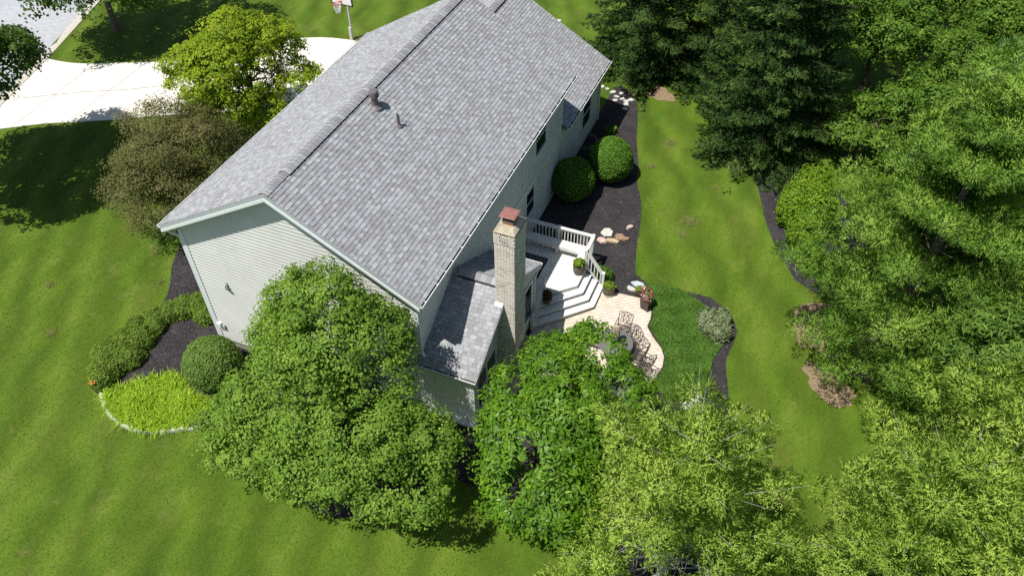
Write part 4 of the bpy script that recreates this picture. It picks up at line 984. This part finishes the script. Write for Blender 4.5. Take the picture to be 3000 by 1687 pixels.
woods = [((16.2, 25.5), 3.4, 6.0, 'leaf_wood', 'leafy tree right behind the tall spruce'), ((19.8, 21.6), 3.2, 5.2, 'leaf_wood', 'leafy tree with a shaded trunk behind the layered pine'), ((22.6, 26.0), 3.8, 6.5, 'leaf_wood', 'tall leafy tree at the top right'), ((24.6, 20.0), 3.4, 6.0, 'leaf_wood', 'leafy tree in the top right corner'), ((19.0, 31.0), 3.8, 6.5, 'leaf_wood', 'farthest leafy tree at the top of the woods'), ((16.6, 20.4), 1.9, 3.0, 'leaf_wood', 'small leafy tree beside the tall spruce'), ((14.0, 26.6), 2.8, 5.5, 'leaf_wood', 'leafy tree between the spruces and the woods'), ((19.4, 16.6), 2.1, 3.4, 'leaf_wood', 'low leafy tree behind the layered pine')]
for i, ((x, y), R_, hz, lm, lb) in enumerate(woods):
    r_ = np.random.default_rng(60+i)
    broadleaf('maple_tree', lb, (x, y, 0), lobes_around(r_, (x, y, hz*.62), (R_, R_, hz*.52), 16, .30, .8), int(62*R_*R_), 34, .36, .14, .10, lm, 70+i, hz*.7, .16, nl=10, twigs=30, group='leafy trees of the woods', inner=.12)
r_ = np.random.default_rng(80)
broadleaf('willow_tree', 'tree with long narrow leaves at the right edge', (21.3, 6.6, zg(7)), lobes_around(r_, (21.3, 6.6, 3.6), (2.2, 2.4, 2.6), 11, .40, .8), 700, 34, .36, .24, .05, 'leaf_willow', 81, 3.5, .14, nl=10, twigs=20)
r_ = np.random.default_rng(83)
broadleaf('willow_tree', 'narrow-leaved tree behind the light pine at the right edge', (24.2, 13.2, zg(12)), lobes_around(r_, (24.2, 13.2, 4.4), (3.0, 3.0, 3.2), 11, .42, .8), 700, 34, .40, .22, .06, 'leaf_willow', 84, 3.5, .14, nl=10, twigs=20)

# ------------------------------------------------------------------ shrubs and beds
def ball(x, y, r, rz, z=None): zz = zg(y)+(rz*.92 if z is None else z); return ((x, y, zz), (r, r, rz))
shrub('boxwood_ball', 'clipped round shrub in full sun on the mulch behind the house', [ball(6.35, 14.9, 1.0, 1.05)], 16000, .075, .055, 'leaf_box', 101, 'clipped ball shrubs', .045, 7, inset=.07)
shrub('boxwood_ball', 'clipped round shrub in the shade of the back wall', [ball(5.2, 13.05, .95, 1.0)], 10000, .075, .055, 'leaf_box', 102, 'clipped ball shrubs', .045, 7, inset=.07)
shrub('boxwood_ball', 'clipped round shrub by the front corner of the gable wall', [ball(-3.55, -1.15, 1.02, .98)], 14000, .075, .055, 'leaf_leftball', 103, 'clipped ball shrubs', .06, 7, inset=.07)
def mound(pts, r, rz): return [((x, y, zg(y)+rz*.35), (r*s, r*s, rz)) for x, y, s in pts]
shrub('juniper', 'low spreading juniper beside the downspout of the gable wall', mound([(-6.3, 1.5, 1.), (-5.75, 1.15, .8), (-6.8, 1.15, .9), (-7.2, .75, .8)], .62, .45), 9000, .10, .03, 'leaf_juniper', 111, 'junipers edging the side bed', .16, 5, inset=.25)
shrub('juniper', 'low spreading juniper, middle one along the side lawn', mound([(-7.6, .25, .9), (-7.3, -.1, .8), (-7.95, -.3, .75)], .55, .42), 6000, .10, .03, 'leaf_juniper', 112, 'junipers edging the side bed', .16, 5, inset=.25)
shrub('juniper', 'largest spreading juniper at the outer curve of the side bed', mound([(-7.75, -1.1, 1.), (-7.4, -.8, .9), (-8.0, -1.8, 1.), (-7.6, -2.4, 1.), (-7.2, -1.7, .9), (-7.35, -2.9, .7)], .68, .5), 14000, .10, .03, 'leaf_juniper', 113, 'junipers edging the side bed', .16, 5, inset=.25)
shrub('euonymus_shrub', 'pale variegated shrub at the edge of the ground cover', mound([(12.75, 7.75, 1.), (13.1, 7.5, .8), (12.5, 7.95, .7), (13.0, 8.1, .7)], .55, .55), 3200, .09, .06, 'leaf_varieg', 121, None, .22, 6, inset=.3)
shrub('arborvitae', 'bright green bushy evergreen by the mulch strip along the lawn', [((14.5, 14.9, .8), (.7, .9, 1.2)), ((15.1, 13.6, .7), (.65, .75, 1.0)), ((15.0, 15.7, 1.0), (.85, .9, 1.4)), ((15.5, 12.6, .5), (.55, .6, .8)), ((15.4, 14.6, 1.1), (.8, .9, 1.2))], 15000, .11, .05, 'leaf_arb', 131, None, .22, 6, inset=.3)
shrub('barberry', 'small purple-leaved bush at the front corner by the gable wall', mound([(-6.4, 3.2, 1.), (-6.0, 2.7, .7)], .42, .4), 1600, .06, .04, 'leaf_purple', 141, None, .2, 6, inset=.3)
shrub('hosta', 'small green plant in the shaded mulch behind the house', mound([(5.35, 18.3, 1.)], .3, .26), 260, .14, .09, 'leaf_box', 142, None, .2, 5, inset=.3)
shrub('fern', 'arching green plant beside the deck steps', mound([(8.15, 8.75, 1.), (7.85, 8.8, .8)], .30, .45), 500, .20, .03, 'leaf_box', 143, None, .2, 5, inset=.35)

# daylily clump: arching strap leaves
def straps(rng, pos, ln, wd, up=.9, seg=3):
    n = len(pos); a = rng.uniform(0, 2*PI, n); d = np.stack([np.cos(a), np.sin(a), np.zeros(n)], 1); s = np.stack([-np.sin(a), np.cos(a), np.zeros(n)], 1)
    l = ln*rng.uniform(.65, 1.2, n); sp = rng.uniform(.25, .95, n); Q = []
    def at(f): return pos+d*(l*sp*f)[:, None]+np.array([0, 0, 1.])*(l*(1.25-sp)*up*(f*1.5-f*f*1.25))[:, None]
    for i in range(seg):
        f0, f1 = i/seg, (i+1)/seg; w0, w1 = wd*(1-f0*.7), wd*(1-f1*.95)
        p0, p1 = at(f0), at(f1); Q.append(np.stack([p0-s*w0/2, p0+s*w0/2, p1+s*w1/2, p1-s*w1/2], 1))
    return np.concatenate(Q), seg
rng = np.random.default_rng(150); n = 5200
lily_poly = smooth_poly([(-6.8, -3.38), (-6.25, -3.74), (-5.5, -3.98), (-4.8, -4.0), (-4.2, -3.86), (-3.4, -3.3), (-2.9, -2.7), (-3.2, -2.2), (-4.0, -2.35), (-4.6, -1.9), (-5.2, -1.75), (-5.9, -2.4), (-6.5, -2.9)], True, 4)
px = rng.uniform(-7, -2.5, n*3); py = rng.uniform(-4.1, -1.5, n*3); k = in_poly(px, py, lily_poly); px, py = px[k][:n], py[k][:n]
cxl, cyl = np.floor(px/.28)*.28+.14, np.floor(py/.28)*.28+.14
px = px*.5+(cxl+rng.normal(0, .03, len(px)))*.5; py = py*.5+cyl*.5
Q, sg = straps(rng, np.stack([px, py, zgn(py)+.08+.10*np.maximum(0, np.sin(px*3.1+py*2.2)+np.sin(py*4.3-px*1.7))], 1), .66, .036)
t = empty('daylily_clump', (-4.9, -3.0, zg(-3)), 0, 'dense clump of yellow-green strap-leaved plants inside the stone edging', 'plants')
mesh_np('foliage', Q-np.array([-4.9, -3.0, zg(-3)]), M['leaf_lily'], t, np.tile(np.clip(rng.normal(.52, .2, len(px)), 0, 1), sg))
# orange bloom at the end of the juniper row
t = empty('orange_lily', (-7.35, -3.3, zg(-3.3)), 0, 'single orange bloom beside the outermost juniper', 'flower')
g = Geo(); g.tube([(0, 0, 0), (.02, 0, .25), (.03, .02, .5)], [.008, .007, .005], 5); g.build('stem', M['leaf_box'], t)
M['orange'] = mat_plain('orange_petal', (.75, .22, .04), .6); g = Geo()
for k in range(6): a = k*PI/3; c_, s_ = math.cos(a), math.sin(a); g.add([(.03, .02, .5), (.03+.07*c_-.03*s_, .02+.07*s_+.03*c_, .56), (.03+.14*c_, .02+.14*s_, .54), (.03+.07*c_+.03*s_, .02+.07*s_-.03*c_, .56)], [(0, 1, 2, 3)])
g.build('petals', M['orange'], t)

# ground cover between patio and lawn
cover = [(9.72, 9.12), (10.4, 9.2), (11.1, 9.22), (11.55, 9.15), (12.2, 8.8), (12.75, 8.3), (13.25, 7.6), (13.3, 7.05), (13.1, 6.3), (13.15, 5.6), (13.2, 4.9), (12.7, 4.3), (12.0, 4.0), (11.4, 4.3), (11.42, 4.75), (11.53, 5.3), (11.45, 5.85), (11.2, 6.2), (10.88, 6.55), (10.5, 7.0), (10.52, 7.4), (10.4, 7.9), (9.95, 8.35), (9.75, 8.7)]
rng = np.random.default_rng(160); n = 38000
px = rng.uniform(9.5, 13.6, n*3); py = rng.uniform(3.8, 9.4, n*3); k = in_poly(px, py, cover); px, py = px[k][:n], py[k][:n]
lump = .05*np.sin(px*5+py*3)+.04*np.sin(py*7-px*4)
pos = np.stack([px, py, zgn(py)+.03+np.maximum(0, .05+lump*.7)*rng.random(len(px))**.5], 1); nr = unit(np.array([0, 0, 1.])+rng.normal(0, .45, pos.shape))
tag(mesh_np('ground_cover', leaf_quads(rng, pos, nr, .075, .045), M['leaf_cover'], None, np.clip(.5+lump*1.6+rng.normal(0, .2, len(px)), 0, 1)), 'dense low green ground cover between the patio and the lawn', 'ground cover', kind='stuff')
# mulch chips
rng = np.random.default_rng(161); P_ = []
for poly, n in ((back_bed, 20000), (left_bed, 14000), (right_bed, 2000)):
    a = np.array(poly); px = rng.uniform(a[:, 0].min(), a[:, 0].max(), n*2); py = rng.uniform(a[:, 1].min(), a[:, 1].max(), n*2); k = in_poly(px, py, poly); k &= ~in_poly(px, py, patio_poly); px, py = px[k][:n], py[k][:n]
    P_.append(np.stack([px, py, zgn(py)+.022+.012*rng.random(len(px))], 1))
P_ = np.concatenate(P_); P_[:, :2] += rng.normal(0, .035, (len(P_), 2)); nr = unit(np.array([0, 0, 1.])+rng.normal(0, .35, P_.shape))
tag(mesh_np('mulch_chips', leaf_quads(rng, P_, nr, .075, .028, .0), M['chip'], None, rng.random(len(P_))**1.2), 'loose dark bark chips scattered over the beds', 'mulch', kind='stuff')
# grass blades over the turf that is in view
rng = np.random.default_rng(162); n = 170000
rect = [(-24, 16, -13, 26), (7, 17, -6, 24)]
px = np.concatenate([rng.uniform(-20, 18, int(n*.62)), rng.uniform(-26, 20, int(n*.38))]); py = np.concatenate([rng.uniform(-10, 14, int(n*.62)), rng.uniform(-6, 40, int(n*.38))])
k = np.ones(len(px), bool)
for poly in (back_bed, left_bed, right_bed, [tuple(p) for p in TT]+[tuple(p) for p in BB][::-1], off_line(-.1)+off_line(9.5)[::-1]): k &= ~in_poly(px, py, poly)
k &= ~((px > -4.5) & (px < 4.5) & (py > .3) & (py < 19.3)); px, py = px[k], py[k]
a = rng.uniform(0, 2*PI, len(px)); h = rng.uniform(.018, .042, len(px)); w = .016
p = np.stack([px, py, zgn(py)], 1); s = np.stack([np.cos(a)*w, np.sin(a)*w, 0*a], 1); tip = p+np.stack([rng.normal(0, .05, len(px)), rng.normal(0, .05, len(px)), h], 1)
spots = [((10.5, 13.3), .30), ((10.4, 12.4), .16), ((-8.8, 2.0), .14), ((1.5, -7.6), .18), ((2.1, -8.1), .12), ((4.8, -7.4), .14), ((11.0, 15.9), .14), ((-13.0, .2), .18), ((-11.0, -1.8), .2), ((15.1, 4.4), .2), ((15.6, 3.6), .22), ((16.3, 1.6), .3), ((-10.6, 21.9), .5), ((8.3, 18.5), .25), ((7.9, 16.4), .2)]
ti = np.clip(rng.normal(.45, .22, len(px)), 0, .9); ex = []
for (c_, r_) in spots:
    m = int(900*r_*r_*12); ex.append(np.stack([c_[0]+r_*rng.normal(0, .75, m)*rng.random(m)+.35*r_*np.sin(9*rng.random(m)), rng.normal(c_[1], r_*.35, m)+r_*.4*rng.choice((-1, 0, 1), m)], 1))
ex = np.concatenate(ex); m = len(ex); pe = np.stack([ex[:, 0], ex[:, 1], zgn(ex[:, 1])+.02], 1); ae = rng.uniform(0, 2*PI, m); se = np.stack([np.cos(ae)*.012, np.sin(ae)*.012, 0*ae], 1)
te = pe+np.stack([rng.normal(0, .05, m), rng.normal(0, .05, m), rng.uniform(.02, .05, m)], 1)
p = np.concatenate([p, pe]); s = np.concatenate([s, se]); tip = np.concatenate([tip, te]); ti = np.concatenate([ti, rng.uniform(.88, 1., m)])
tag(mesh_np('grass_blades', np.stack([p-s, p+s, tip], 1), M['grass'], None, ti), 'short mown grass of the lawn', 'grass', kind='stuff')

# ------------------------------------------------------------------ stones
def stone(name, label, x, y, rx, ry, h, rot, mat, seed, group=None, sides=7, tilt=0.):
    rg = random.Random(seed); top_ = []; bot_ = []
    for k in range(sides):
        a = 2*PI*k/sides+rg.uniform(-.25, .25); q = rg.uniform(.78, 1.15); top_.append((rx*q*math.cos(a)*.93, ry*q*math.sin(a)*.93, h*(1+rg.uniform(-.2, .2))+tilt*math.cos(a))); bot_.append((rx*q*math.cos(a), ry*q*math.sin(a), -.02))
    mid = [(x_*1.04, y_*1.04, h*.5) for x_, y_, z_ in bot_]
    g = Geo(); k = sides; cen = (0, 0, h*1.08)
    g.add(bot_+mid+top_+[cen], [(j, (j+1) % k, k+(j+1) % k, k+j) for j in range(k)]+[(k+j, k+(j+1) % k, 2*k+(j+1) % k, 2*k+j) for j in range(k)]+[(2*k+j, 2*k+(j+1) % k, 3*k) for j in range(k)])
    o = g.build(name, M[mat]); o.location = (x, y, zg(y)+.02); o.rotation_euler = (0, 0, rot)
    return tag(o, label, 'stone', group)
W_ = [(3.69, 22.06, .24, .17), (4.01, 21.95, .2, .1), (4.37, 21.75, .30, .16), (4.82, 21.81, .24, .19), (4.69, 21.42, .3, .12), (4.70, 21.06, .25, .14), (5.02, 21.31, .26, .13), (5.46, 21.39, .29, .17), (5.27, 21.19, .24, .14), (5.34, 20.93, .26, .18), (5.42, 20.50, .25, .2)]
WL = ['white stone nearest the far corner of the house', 'thin white stone half under the spruce by the far corner', 'long white stone, third along from the far house corner', 'white stone closest to the spruce behind the house', 'wide flat white stone in the middle of the far stone group', 'white stone on the house side of the far stone group', 'flat white stone in the middle of the lower stones', 'white stone nearest the lawn edge in the far stone group', 'upper of the two touching white stones in the far group', 'lower of the two touching white stones in the far group', 'white stone at the near end of the far group, by the shadow']
for i, (x, y, a, b) in enumerate(W_):
    stone('flagstone', WL[i], x, y, a*.62, b*.72, .05, .35+random.Random(i).uniform(-.6, .4), 'limestone', 200+i, 'white stones on the far mulch')
for i, (x, y, a, b, m_, lb, rt) in enumerate([(7.42, 11.33, .27, .25, 'limestone', 'large white flagstone on the mulch beside the deck', .3), (7.33, 10.78, .22, .15, 'pinkstone', 'pale pink flat stone nearest the deck railing', -.4), (7.77, 10.92, .33, .14, 'tanstone', 'long tan stone on the mulch beside the deck', .25), (7.98, 11.25, .26, .2, 'brownstone', 'rusty brown stone leaning behind the tan one', .1), (8.27, 11.20, .17, .1, 'brownstone', 'small reddish stone at the end of the stone group', .8), (8.2, 11.97, .2, .1, 'pinkstone', 'small pinkish stone near the curved lawn edge', .9), (9.48, 8.9, .28, .17, 'bluestone', 'flat blue-grey stone near the flower pots', -.1), (9.30, 8.58, .24, .12, 'limestone', 'white block at the corner of the patio', -.15), (-6.25, 2.35, .42, .15, 'greystone', 'long grey boulder on the mulch by the front corner', 1.2), (-7.65, .55, .2, .12, 'greystone', 'small grey stone between two junipers', .4), (7.6, -.9, .25, .15, 'pinkstone', 'pale stone on the mulch under the large-leaved tree', .2)]):
    stone('boulder' if 'boulder' in lb else 'flagstone', lb, x, y, a, b, .09 if 'boulder' not in lb else .2, rt, m_, 230+i, None, 6)
arc = smooth_poly([(-7.0, -3.4), (-6.82, -3.55), (-6.3, -3.88), (-5.6, -4.1), (-4.89, -4.13), (-4.34, -3.99), (-3.87, -3.80), (-3.4, -3.5), (-2.9, -3.25)], False, 6)
ap = resample(arc, 24)
ORD = 'first second third fourth fifth sixth seventh eighth ninth tenth eleventh twelfth thirteenth fourteenth fifteenth sixteenth seventeenth eighteenth nineteenth twentieth twenty-first twenty-second twenty-third twenty-fourth'.split()
for i, p_ in enumerate(ap):
    d = ap[min(i+1, 23)]-ap[max(i-1, 0)]; rg = random.Random(i)
    stone('edging_stone', 'white edging stone, %s from the juniper end of the curved border' % ORD[i], p_.x, p_.y, .12+rg.uniform(-.05, .05), .075+rg.uniform(-.02, .03), .10+rg.uniform(-.04, .04), math.atan2(d.y, d.x)+rg.uniform(-.2, .2), 'limestone', 260+i, 'edging stones of the side bed', 6)
for i, (x, y, a, b) in enumerate([(12.95, 4.45, .3, .22), (12.75, 3.95, .25, .22), (13.0, 3.55, .28, .2), (12.95, 3.1, .3, .22), (13.25, 4.05, .2, .18), (13.35, 3.2, .24, .18)]):
    stone('stepping_stone', ['topmost pale stepping stone beside the ground cover', 'pale stepping stone just below the topmost one', 'middle pale stepping stone of the short path', 'lowest pale stepping stone seen through the pine', 'small pale stone right of the upper stepping stones', 'small pale stone right of the lower stepping stones'][i], x, y, a, b, .06, i*.7, 'limestone', 300+i, 'stepping stones', 7)

# ------------------------------------------------------------------ planters
def planter(name, label, x, y, z, r, h, style, plant, seed):
    t = empty(name, (x, y, z), seed*.3, label, 'planter', 'planters'); rng = np.random.default_rng(seed)
    if style == 'barrel':
        g = Geo(); n = 16; prof = [(.78, 0), (.92, .3), (1., .62), (.97, .93), (1.03, .94), (1.03, 1.), (.9, 1.), (.86, .9)]
        vs = []; fs = []
        for (q, zz) in prof:
            for k in range(n*2): a = PI*k/n; rr2 = r*q*(1-(.035 if k % 2 and zz < .93 else 0)); vs.append((rr2*math.cos(a), rr2*math.sin(a), zz*h))
        m_ = n*2
        for i in range(len(prof)-1):
            for k in range(m_): fs.append((i*m_+k, i*m_+(k+1) % m_, (i+1)*m_+(k+1) % m_, (i+1)*m_+k))
        fs.append(tuple(range(m_))[::-1]); g.add(vs, fs).build('pot', M['barrel'], t)
        if seed == 2: Geo().lathe([(r*.8, -.0), (r*.98, .035), (r*.98, .05), (r*.7, .04)], 20).build('saucer', M['limestone'], t)
        Geo().lathe([(.01, h*.88), (r*.87, h*.88), (r*.87, h*.9), (.01, h*.93)], 16).build('soil', M['potsoil'], t)
    else:
        g = Geo(); a, b = r*.78, r
        g.hexa([(-a,-a,0),(a,-a,0),(a,a,0),(-a,a,0),(-b,-b,h),(b,-b,h),(b,b,h),(-b,b,h)]); g.build('pot', M['darkpot'], t, bevel=.012)
        Geo().box(-b*.9, b*.9, -b*.9, b*.9, h, h+.01).build('soil', M['potsoil'], t)
    lm, n, hh, Ls, Ws = plant
    lob_ = [((0, 0, h+hh*.45), (r*1.0, r*1.0, hh*.6))]; q, ti = mound_leaves(rng, lob_, n, Ls, Ws, .2, inset=.5); mesh_np('plant', q, M[lm], t, ti)
    g = Geo()
    for i in range(7): d = sph(rng, 1)[0]; g.tube([(0, 0, h*.9), (d[0]*r*.4, d[1]*r*.4, h+hh*.4), (d[0]*r*.7, d[1]*r*.7, h+hh*.7)], [.008, .006, .003], 4)
    g.build('stems', M['leaf_box'], t)
    return t
planter('barrel_planter', 'brown barrel planter with bright green leaves on the deck by the bench', 7.22, 8.05, ZD+.003, .235, .43, 'barrel', ('leaf_pot', 420, .26, .11, .07), 1)
planter('barrel_planter', 'brown barrel planter on the patio at the foot of the steps', 8.52, 8.02, zg(8)+.037, .25, .42, 'barrel', ('leaf_pot', 300, .16, .10, .06), 2)
planter('barrel_planter', 'planter with reddish drooping leaves on the top step by the railing', 6.60, 6.22, ZD-.18+.003, .17, .26, 'barrel', ('leaf_red', 380, .42, .22, .03), 3)
fp = planter('flower_planter', 'square dark brown planter full of pink flowers at the patio edge', 10.12, 7.85, zg(7.85)+.037, .21, .50, 'square', ('leaf_box', 420, .30, .09, .05), 4)
rng = np.random.default_rng(170); q, ti = mound_leaves(rng, [((0, 0, .64), (.24, .24, .20)), ((.12, .28, .74), (.10, .10, .12))], 120, .07, .065, .2, inset=.2); mesh_np('flowers', q, M['flower'], fp, rng.random(len(q)))
planter('flower_planter', 'small dark planter with light green leaves next to the pink flowers', 9.66, 8.42, zg(8.4)+.03, .14, .22, 'square', ('leaf_pot', 260, .2, .09, .06), 5)
fp = planter('flower_planter', 'low planter with red blooms behind the pink flowers', 10.0, 8.33, zg(8.3)+.03, .13, .22, 'square', ('leaf_box', 260, .24, .09, .05), 6)
q, ti = mound_leaves(rng, [((0, 0, .42), (.18, .18, .14))], 50, .07, .07, .2, inset=.2); mesh_np('flowers', q, M['flower'], fp, rng.random(len(q))*.3)

# ------------------------------------------------------------------ patio furniture
TX, TY = 9.64, 5.18; TZ = zg(TY)+.036
t = empty('patio_table', (TX, TY, TZ), 0, 'round dark metal table on the patio', 'table')
Geo().lathe([(.6, .69), (.645, .695), (.66, .712), (.645, .727), (.62, .722), (.60, .729), (.03, .731)], 40).build('table_top', M['tabletop'], t)
for k in range(4):
    a = PI/4+k*PI/2; c_, s_ = math.cos(a), math.sin(a); g = Geo(); g.tube([(c_*.5, s_*.5, .005), (c_*.42, s_*.42, .2), (c_*.3, s_*.3, .4), (c_*.38, s_*.38, .69)], [.03, .022, .022, .026], 7); g.build('leg', M['bronze'], t)
Geo().lathe([(.30, .38), (.31, .39), (.30, .40), (.28, .39)], 24).build('stretcher_ring', M['bronze'], t)
t = empty('patio_umbrella', (TX, TY, TZ), 0, 'closed tan umbrella standing through the table', 'umbrella')
Geo().tube([(0, 0, .02), (0, 0, 1.74)], .02, 8).build('pole', M['bronze'], t); Geo().lathe([(.22, .004), (.22, .05), (.05, .08), (.03, .2)], 20).build('base', M['bronze'], t)
g = Geo(); n = 24; prof = [(.07, .98), (.115, 1.02), (.12, 1.25), (.11, 1.5), (.085, 1.62), (.02, 1.68)]
vs = []; fs = []
for (q, zz) in prof:
    for k in range(n): a = 2*PI*k/n; r2 = q*(1.15 if k % 2 else .8); vs.append((r2*math.cos(a), r2*math.sin(a), zz))
for i in range(len(prof)-1):
    for k in range(n): fs.append((i*n+k, i*n+(k+1) % n, (i+1)*n+(k+1) % n, (i+1)*n+k))
g.add(vs, fs).build('canopy', M['canvas'], t)
def make_chair():
    t = empty('patio_chair', (0, 0, 0), 0, 'x', 'chair', 'metal chairs around the patio table')
    g = Geo()
    for k in range(8): q = -.21+k*.06; g.bar((q, -.22, .43), (q, .21, .42), .022, .012); g.bar((-.23, -.22+k*.062, .427), (.23, -.22+k*.062, .427), .022, .012)
    g.tube([(-.24, -.22, .43), (.24, -.22, .43), (.24, .22, .42), (-.24, .22, .42), (-.24, -.22, .43)], .015, 6); g.build('seat', M['bronze'], t)
    g = Geo()
    top_ = [(-.24, .23, .44), (-.26, .30, .72), (-.27, .36, .93), (-.15, .37, .96), (0, .375, .99), (.15, .37, .96), (.27, .36, .93), (.26, .30, .72), (.24, .23, .44)]
    g.tube(top_, .016, 6)
    def bp(u, v): return (u, .24+.14*v/.5, .46+v)      # point on the raked back
    for (cu, cv, r2) in ((0, .26, .10), (-.13, .36, .07), (.13, .36, .07), (-.13, .14, .07), (.13, .14, .07)):
        g.tube([bp(cu+r2*math.cos(a*PI/6), cv+r2*1.1*math.sin(a*PI/6)) for a in range(13)], .009, 5, cap=False)
    for sg in (-1, 1):
        g.tube([bp(sg*.24, .02), bp(sg*.10, .10), bp(0, .26), bp(-sg*.10, .40), bp(-sg*.24, .47)], .010, 5)
        g.tube([bp(sg*.02, .02), bp(sg*.05, .12), bp(sg*.18, .26), bp(sg*.05, .40), bp(sg*.02, .50)], .009, 5)
    g.build('backrest', M['bronze'], t)
    for sg in (-1, 1):
        g = Geo(); g.tube([(sg*.26, .29, .68), (sg*.285, .12, .66), (sg*.29, -.08, .665), (sg*.285, -.22, .64), (sg*.28, -.26, .60), (sg*.28, -.22, .575)], .016, 6); g.tube([(sg*.285, -.17, .65), (sg*.26, -.2, .53), (sg*.24, -.2, .43)], .013, 6); g.build('arm', M['bronze'], t)
    for sg in (-1, 1):
        for yy in (-.2, .22): g = Geo(); g.tube([(sg*.235, yy, .43), (sg*.245, yy*1.05, .22), (sg*.27, yy*1.22, .003)], [.016, .014, .017], 6); g.build('leg', M['bronze'], t)
    return t
ch0 = make_chair()
chairs = [((8.72, 5.33), 'left-hand metal chair facing the table from the deck side'), ((9.66, 6.12), 'metal chair at the far side of the table beside the umbrella'), ((10.10, 5.66), 'metal chair pushed in at the table, right behind the far one'), ((10.52, 5.16), 'metal chair at the right of the table with its seat grid showing'), ((10.86, 4.72), 'outermost metal chair at the right, half hidden by leaves')]
for i, ((x, y), lb) in enumerate(chairs):
    d = Vector((x-TX, y-TY)); rz = math.atan2(d.y, d.x)-PI/2
    if i == 4: rz += .15
    loc = (x, y, zg(y)+.037)
    if i == 0: ch0.location = loc; ch0.rotation_euler = (0, 0, rz); ch0['label'] = lb
    else: copy_tree(ch0, None, loc, rz, lb)

# ------------------------------------------------------------------ basketball hoop
BX, BY = -11.1, 21.6
t = empty('basketball_hoop', (BX, BY, zg(BY)), .0, 'basketball hoop on a grey pole beside the driveway', 'hoop')
g = Geo(); g.tube([(0, 0, -.1), (0, 0, 2.6), (.12, -.25, 3.1)], [.065, .06, .055], 10); g.build('pole', M['pole'], t)
g = Geo(); g.tube([(-.03, -.03, 0), (-.03, -.03, .75)], [.12, .11], 10); g.build('pole_sleeve', M['pole'], t)
g = Geo(); g.bar((.1, -.2, 3.05), (.55, -1.26, 3.35), .06, .06); g.bar((.05, -.1, 2.75), (.55, -1.26, 3.0), .05, .05); g.build('support_arm', M['pole'], t)
bd = Geo().box(-.62, .62, -.02, .02, 2.78, 3.65).build('backboard', M['white'], t); bd.location = (.58, -1.28, 0)
g = Geo(); g.box(-.65, .65, -.03, .03, 3.62, 3.68); g.box(-.65, .65, -.03, .03, 2.75, 2.81); g.box(-.65, -.59, -.03, .03, 2.75, 3.68); g.box(.59, .65, -.03, .03, 2.75, 3.68)
g.build('backboard_frame', M['black_metal'], bd)
hx, hy, hz = .50, -1.66, 2.98; n = 18
g = Geo(); g.tube([(hx+.23*math.cos(2*PI*k/n), hy+.23*math.sin(2*PI*k/n), hz) for k in range(n+1)], .016, 6, cap=False); g.bar((hx, hy+.2, hz), (hx+.04, -1.28, hz), .12, .05); g.build('rim', M['red'], t)
g = Geo()
for k in range(12):
    for sg in (-1, 1):
        a0 = 2*PI*k/12; g.tube([((hx+(.225-.12*f)*math.cos(a0+sg*f*.9)), (hy+(.225-.12*f)*math.sin(a0+sg*f*.9)), hz-.5*f) for f in (0, .33, .66, 1.)], .013, 4)
g.build('net', M['net'], t)
